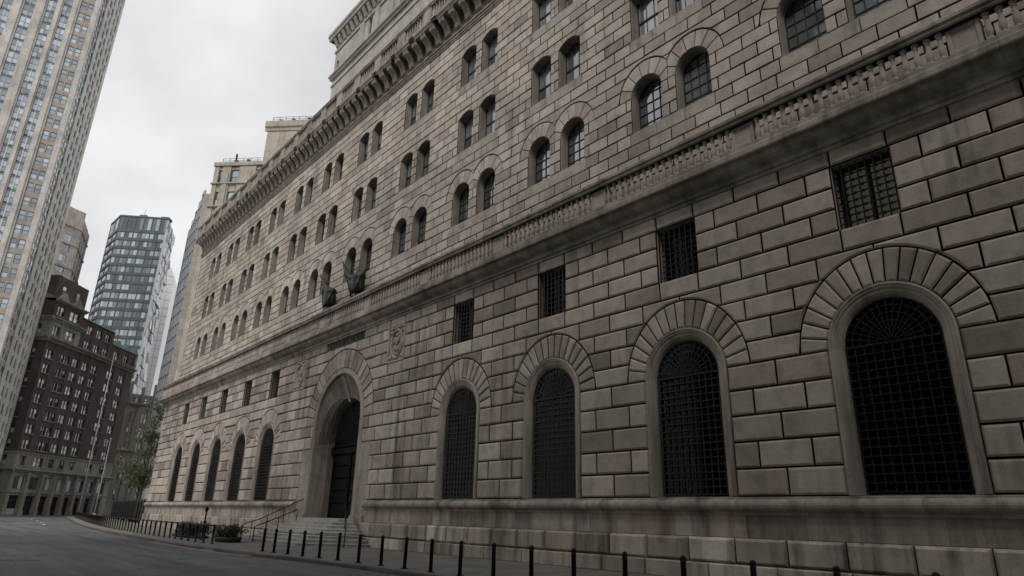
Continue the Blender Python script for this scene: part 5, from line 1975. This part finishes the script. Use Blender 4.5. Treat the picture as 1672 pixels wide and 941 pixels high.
# ---- two storey pale stone house front behind the railing
lh = empty('stone_house', fl(150, -80) + (0,), 'low grey stone house front behind the railing and the trees', 'house')
h0, h1 = Vector(fl(168, -93.5)), Vector(fl(158, -75.0))
fH_ = Face(h0, P1=h1)
wh = MB(W); wnh = Windows()
nL = 6; cw = fH_.L / nL
cL = [(k * cw + 0.8, (k + 1) * cw - 0.8) for k in range(nL)]
grid(wh, fH_, cL, [(0.8, 3.6), (5.2, 7.8)], 0, fH_.L, -0.2, 9.4, 0.0, -0.12, -0.5)
wh.F = fH_.F
wh.box(0, fH_.L, -10, -0.51, -0.2, 9.2); wh.prof([(0, 8.9), (0.4, 9.0), (0.5, 9.35), (0, 9.5)], -0.2, fH_.L + 0.2)
wh.build('wall', [M_BST], lh)
for a, b in cL:
    for c, d in ((0.8, 3.6), (5.2, 7.8)):
        wnh.add(fH_, (a + b) / 2, (c + d) / 2, b - a, d - c, -0.2, 'pair', (M_FRD, M_PANED, M_BST))
wnh.emit(lh)

# ---- unseen building added across the street, beside the viewpoint: it shades the near end of the bank
op = empty('street_building', (10, -6, 0), 'unseen stone office building added across the street from the bank', 'building')
fO = Face((60, -6.0), P1=(-31, -6.0))
wo = MB(W); wno = Windows()
cO = [(1.6 + 4.9 * k, 4.4 + 4.9 * k) for k in range(18)]
rO = [(0.8, 4.6)] + [(6.6 + 4.0 * k, 9.2 + 4.0 * k) for k in range(10)]
grid(wo, fO, cO, rO, 0, fO.L, -0.1, 49, 0.0, -0.2, -0.6)
wo.F = fO.F
wo.box(0, fO.L, -24, -0.61, -0.1, 48.6)
wo.prof([(0, 47.2), (0.5, 47.4), (0.8, 47.9), (0.8, 48.3), (0, 48.5)], -0.5, fO.L + 0.5)
wo.build('wall', [M_BST], op)
for a, b in cO:
    for c, d in rO:
        wno.add(fO, (a + b) / 2, (c + d) / 2, b - a, d - c, -0.3, 'sash', (M_FRD, M_PANET))
wno.emit(op)
fpv = MB(W); fpv.box(-60, 60, -6.1, -2.6, -0.12, 0.0)
fpv.build('pavement', [M_PAVE], kind='structure')

# ------------------------------------------------------------------ light and sky (overcast)
wd_ = bpy.data.worlds.new('World'); SC.world = wd_
wd_.use_nodes = True
nt = wd_.node_tree
bg = nt.nodes['Background']
SUN_EL, SUN_AZ = R(47), R(215)
sky = nd(nt, 'ShaderNodeTexSky', sky_type='NISHITA', sun_disc=False, sun_elevation=SUN_EL, sun_rotation=SUN_AZ)
tc = nd(nt, 'ShaderNodeTexCoord')
nz = noise(nt, tc.outputs['Generated'], 2.1, 7, 0.52, (1.0, 1.0, 1.7))
cl = ramp(nt, nz, [(0.32, (5.2, 5.2, 5.32)), (0.47, (6.5, 6.5, 6.6)), (0.58, (7.7, 7.7, 7.75)), (0.7, (8.8, 8.8, 8.8))])
mx = nd(nt, 'ShaderNodeMix', data_type='RGBA'); mx.inputs[0].default_value = 0.95
nt.links.new(sky.outputs[0], mx.inputs[6]); nt.links.new(cl, mx.inputs[7])
nt.links.new(mx.outputs[2], bg.inputs['Color']); bg.inputs['Strength'].default_value = 0.096
sun = bpy.data.lights.new('sun', 'SUN'); sun.energy = 1.5; sun.angle = R(25); sun.color = (1, 0.97, 0.93)
so = bpy.data.objects.new('sun', sun); COL.objects.link(so)
# soft light comes from behind the viewpoint on the right, high up
dv = Vector((0.55, -0.68, 0)).normalized() * math.cos(SUN_EL) + Vector((0, 0, math.sin(SUN_EL)))
so.rotation_euler = dv.to_track_quat('Z', 'Y').to_euler()
so.location = (0, -20, 60)
sky.sun_rotation = math.atan2(dv.x, dv.y)

# ------------------------------------------------------------------ camera
cam = bpy.data.cameras.new('camera'); cam.sensor_width = 36; cam.lens = 1068.72 / 1672 * 36; cam.clip_end = 2500; cam.clip_start = 0.1
co_ = bpy.data.objects.new('camera', cam); COL.objects.link(co_)
mtx = Matrix.Identity(4)
for r_ in range(3):
    mtx[r_][0], mtx[r_][1], mtx[r_][2], mtx[r_][3] = CAMR[r_], CAMU[r_], -FW[r_], EYE[r_]
co_.matrix_world = mtx
SC.camera = co_
SC.view_settings.view_transform = 'Standard'; SC.view_settings.look = 'None'; SC.view_settings.exposure = 0.42; SC.view_settings.gamma = 1.0
SC.view_settings.use_curve_mapping = False
SC.cycles.use_denoising = True
SC.cycles.max_bounces = 6; SC.cycles.diffuse_bounces = 3; SC.cycles.glossy_bounces = 3; SC.cycles.transparent_max_bounces = 8
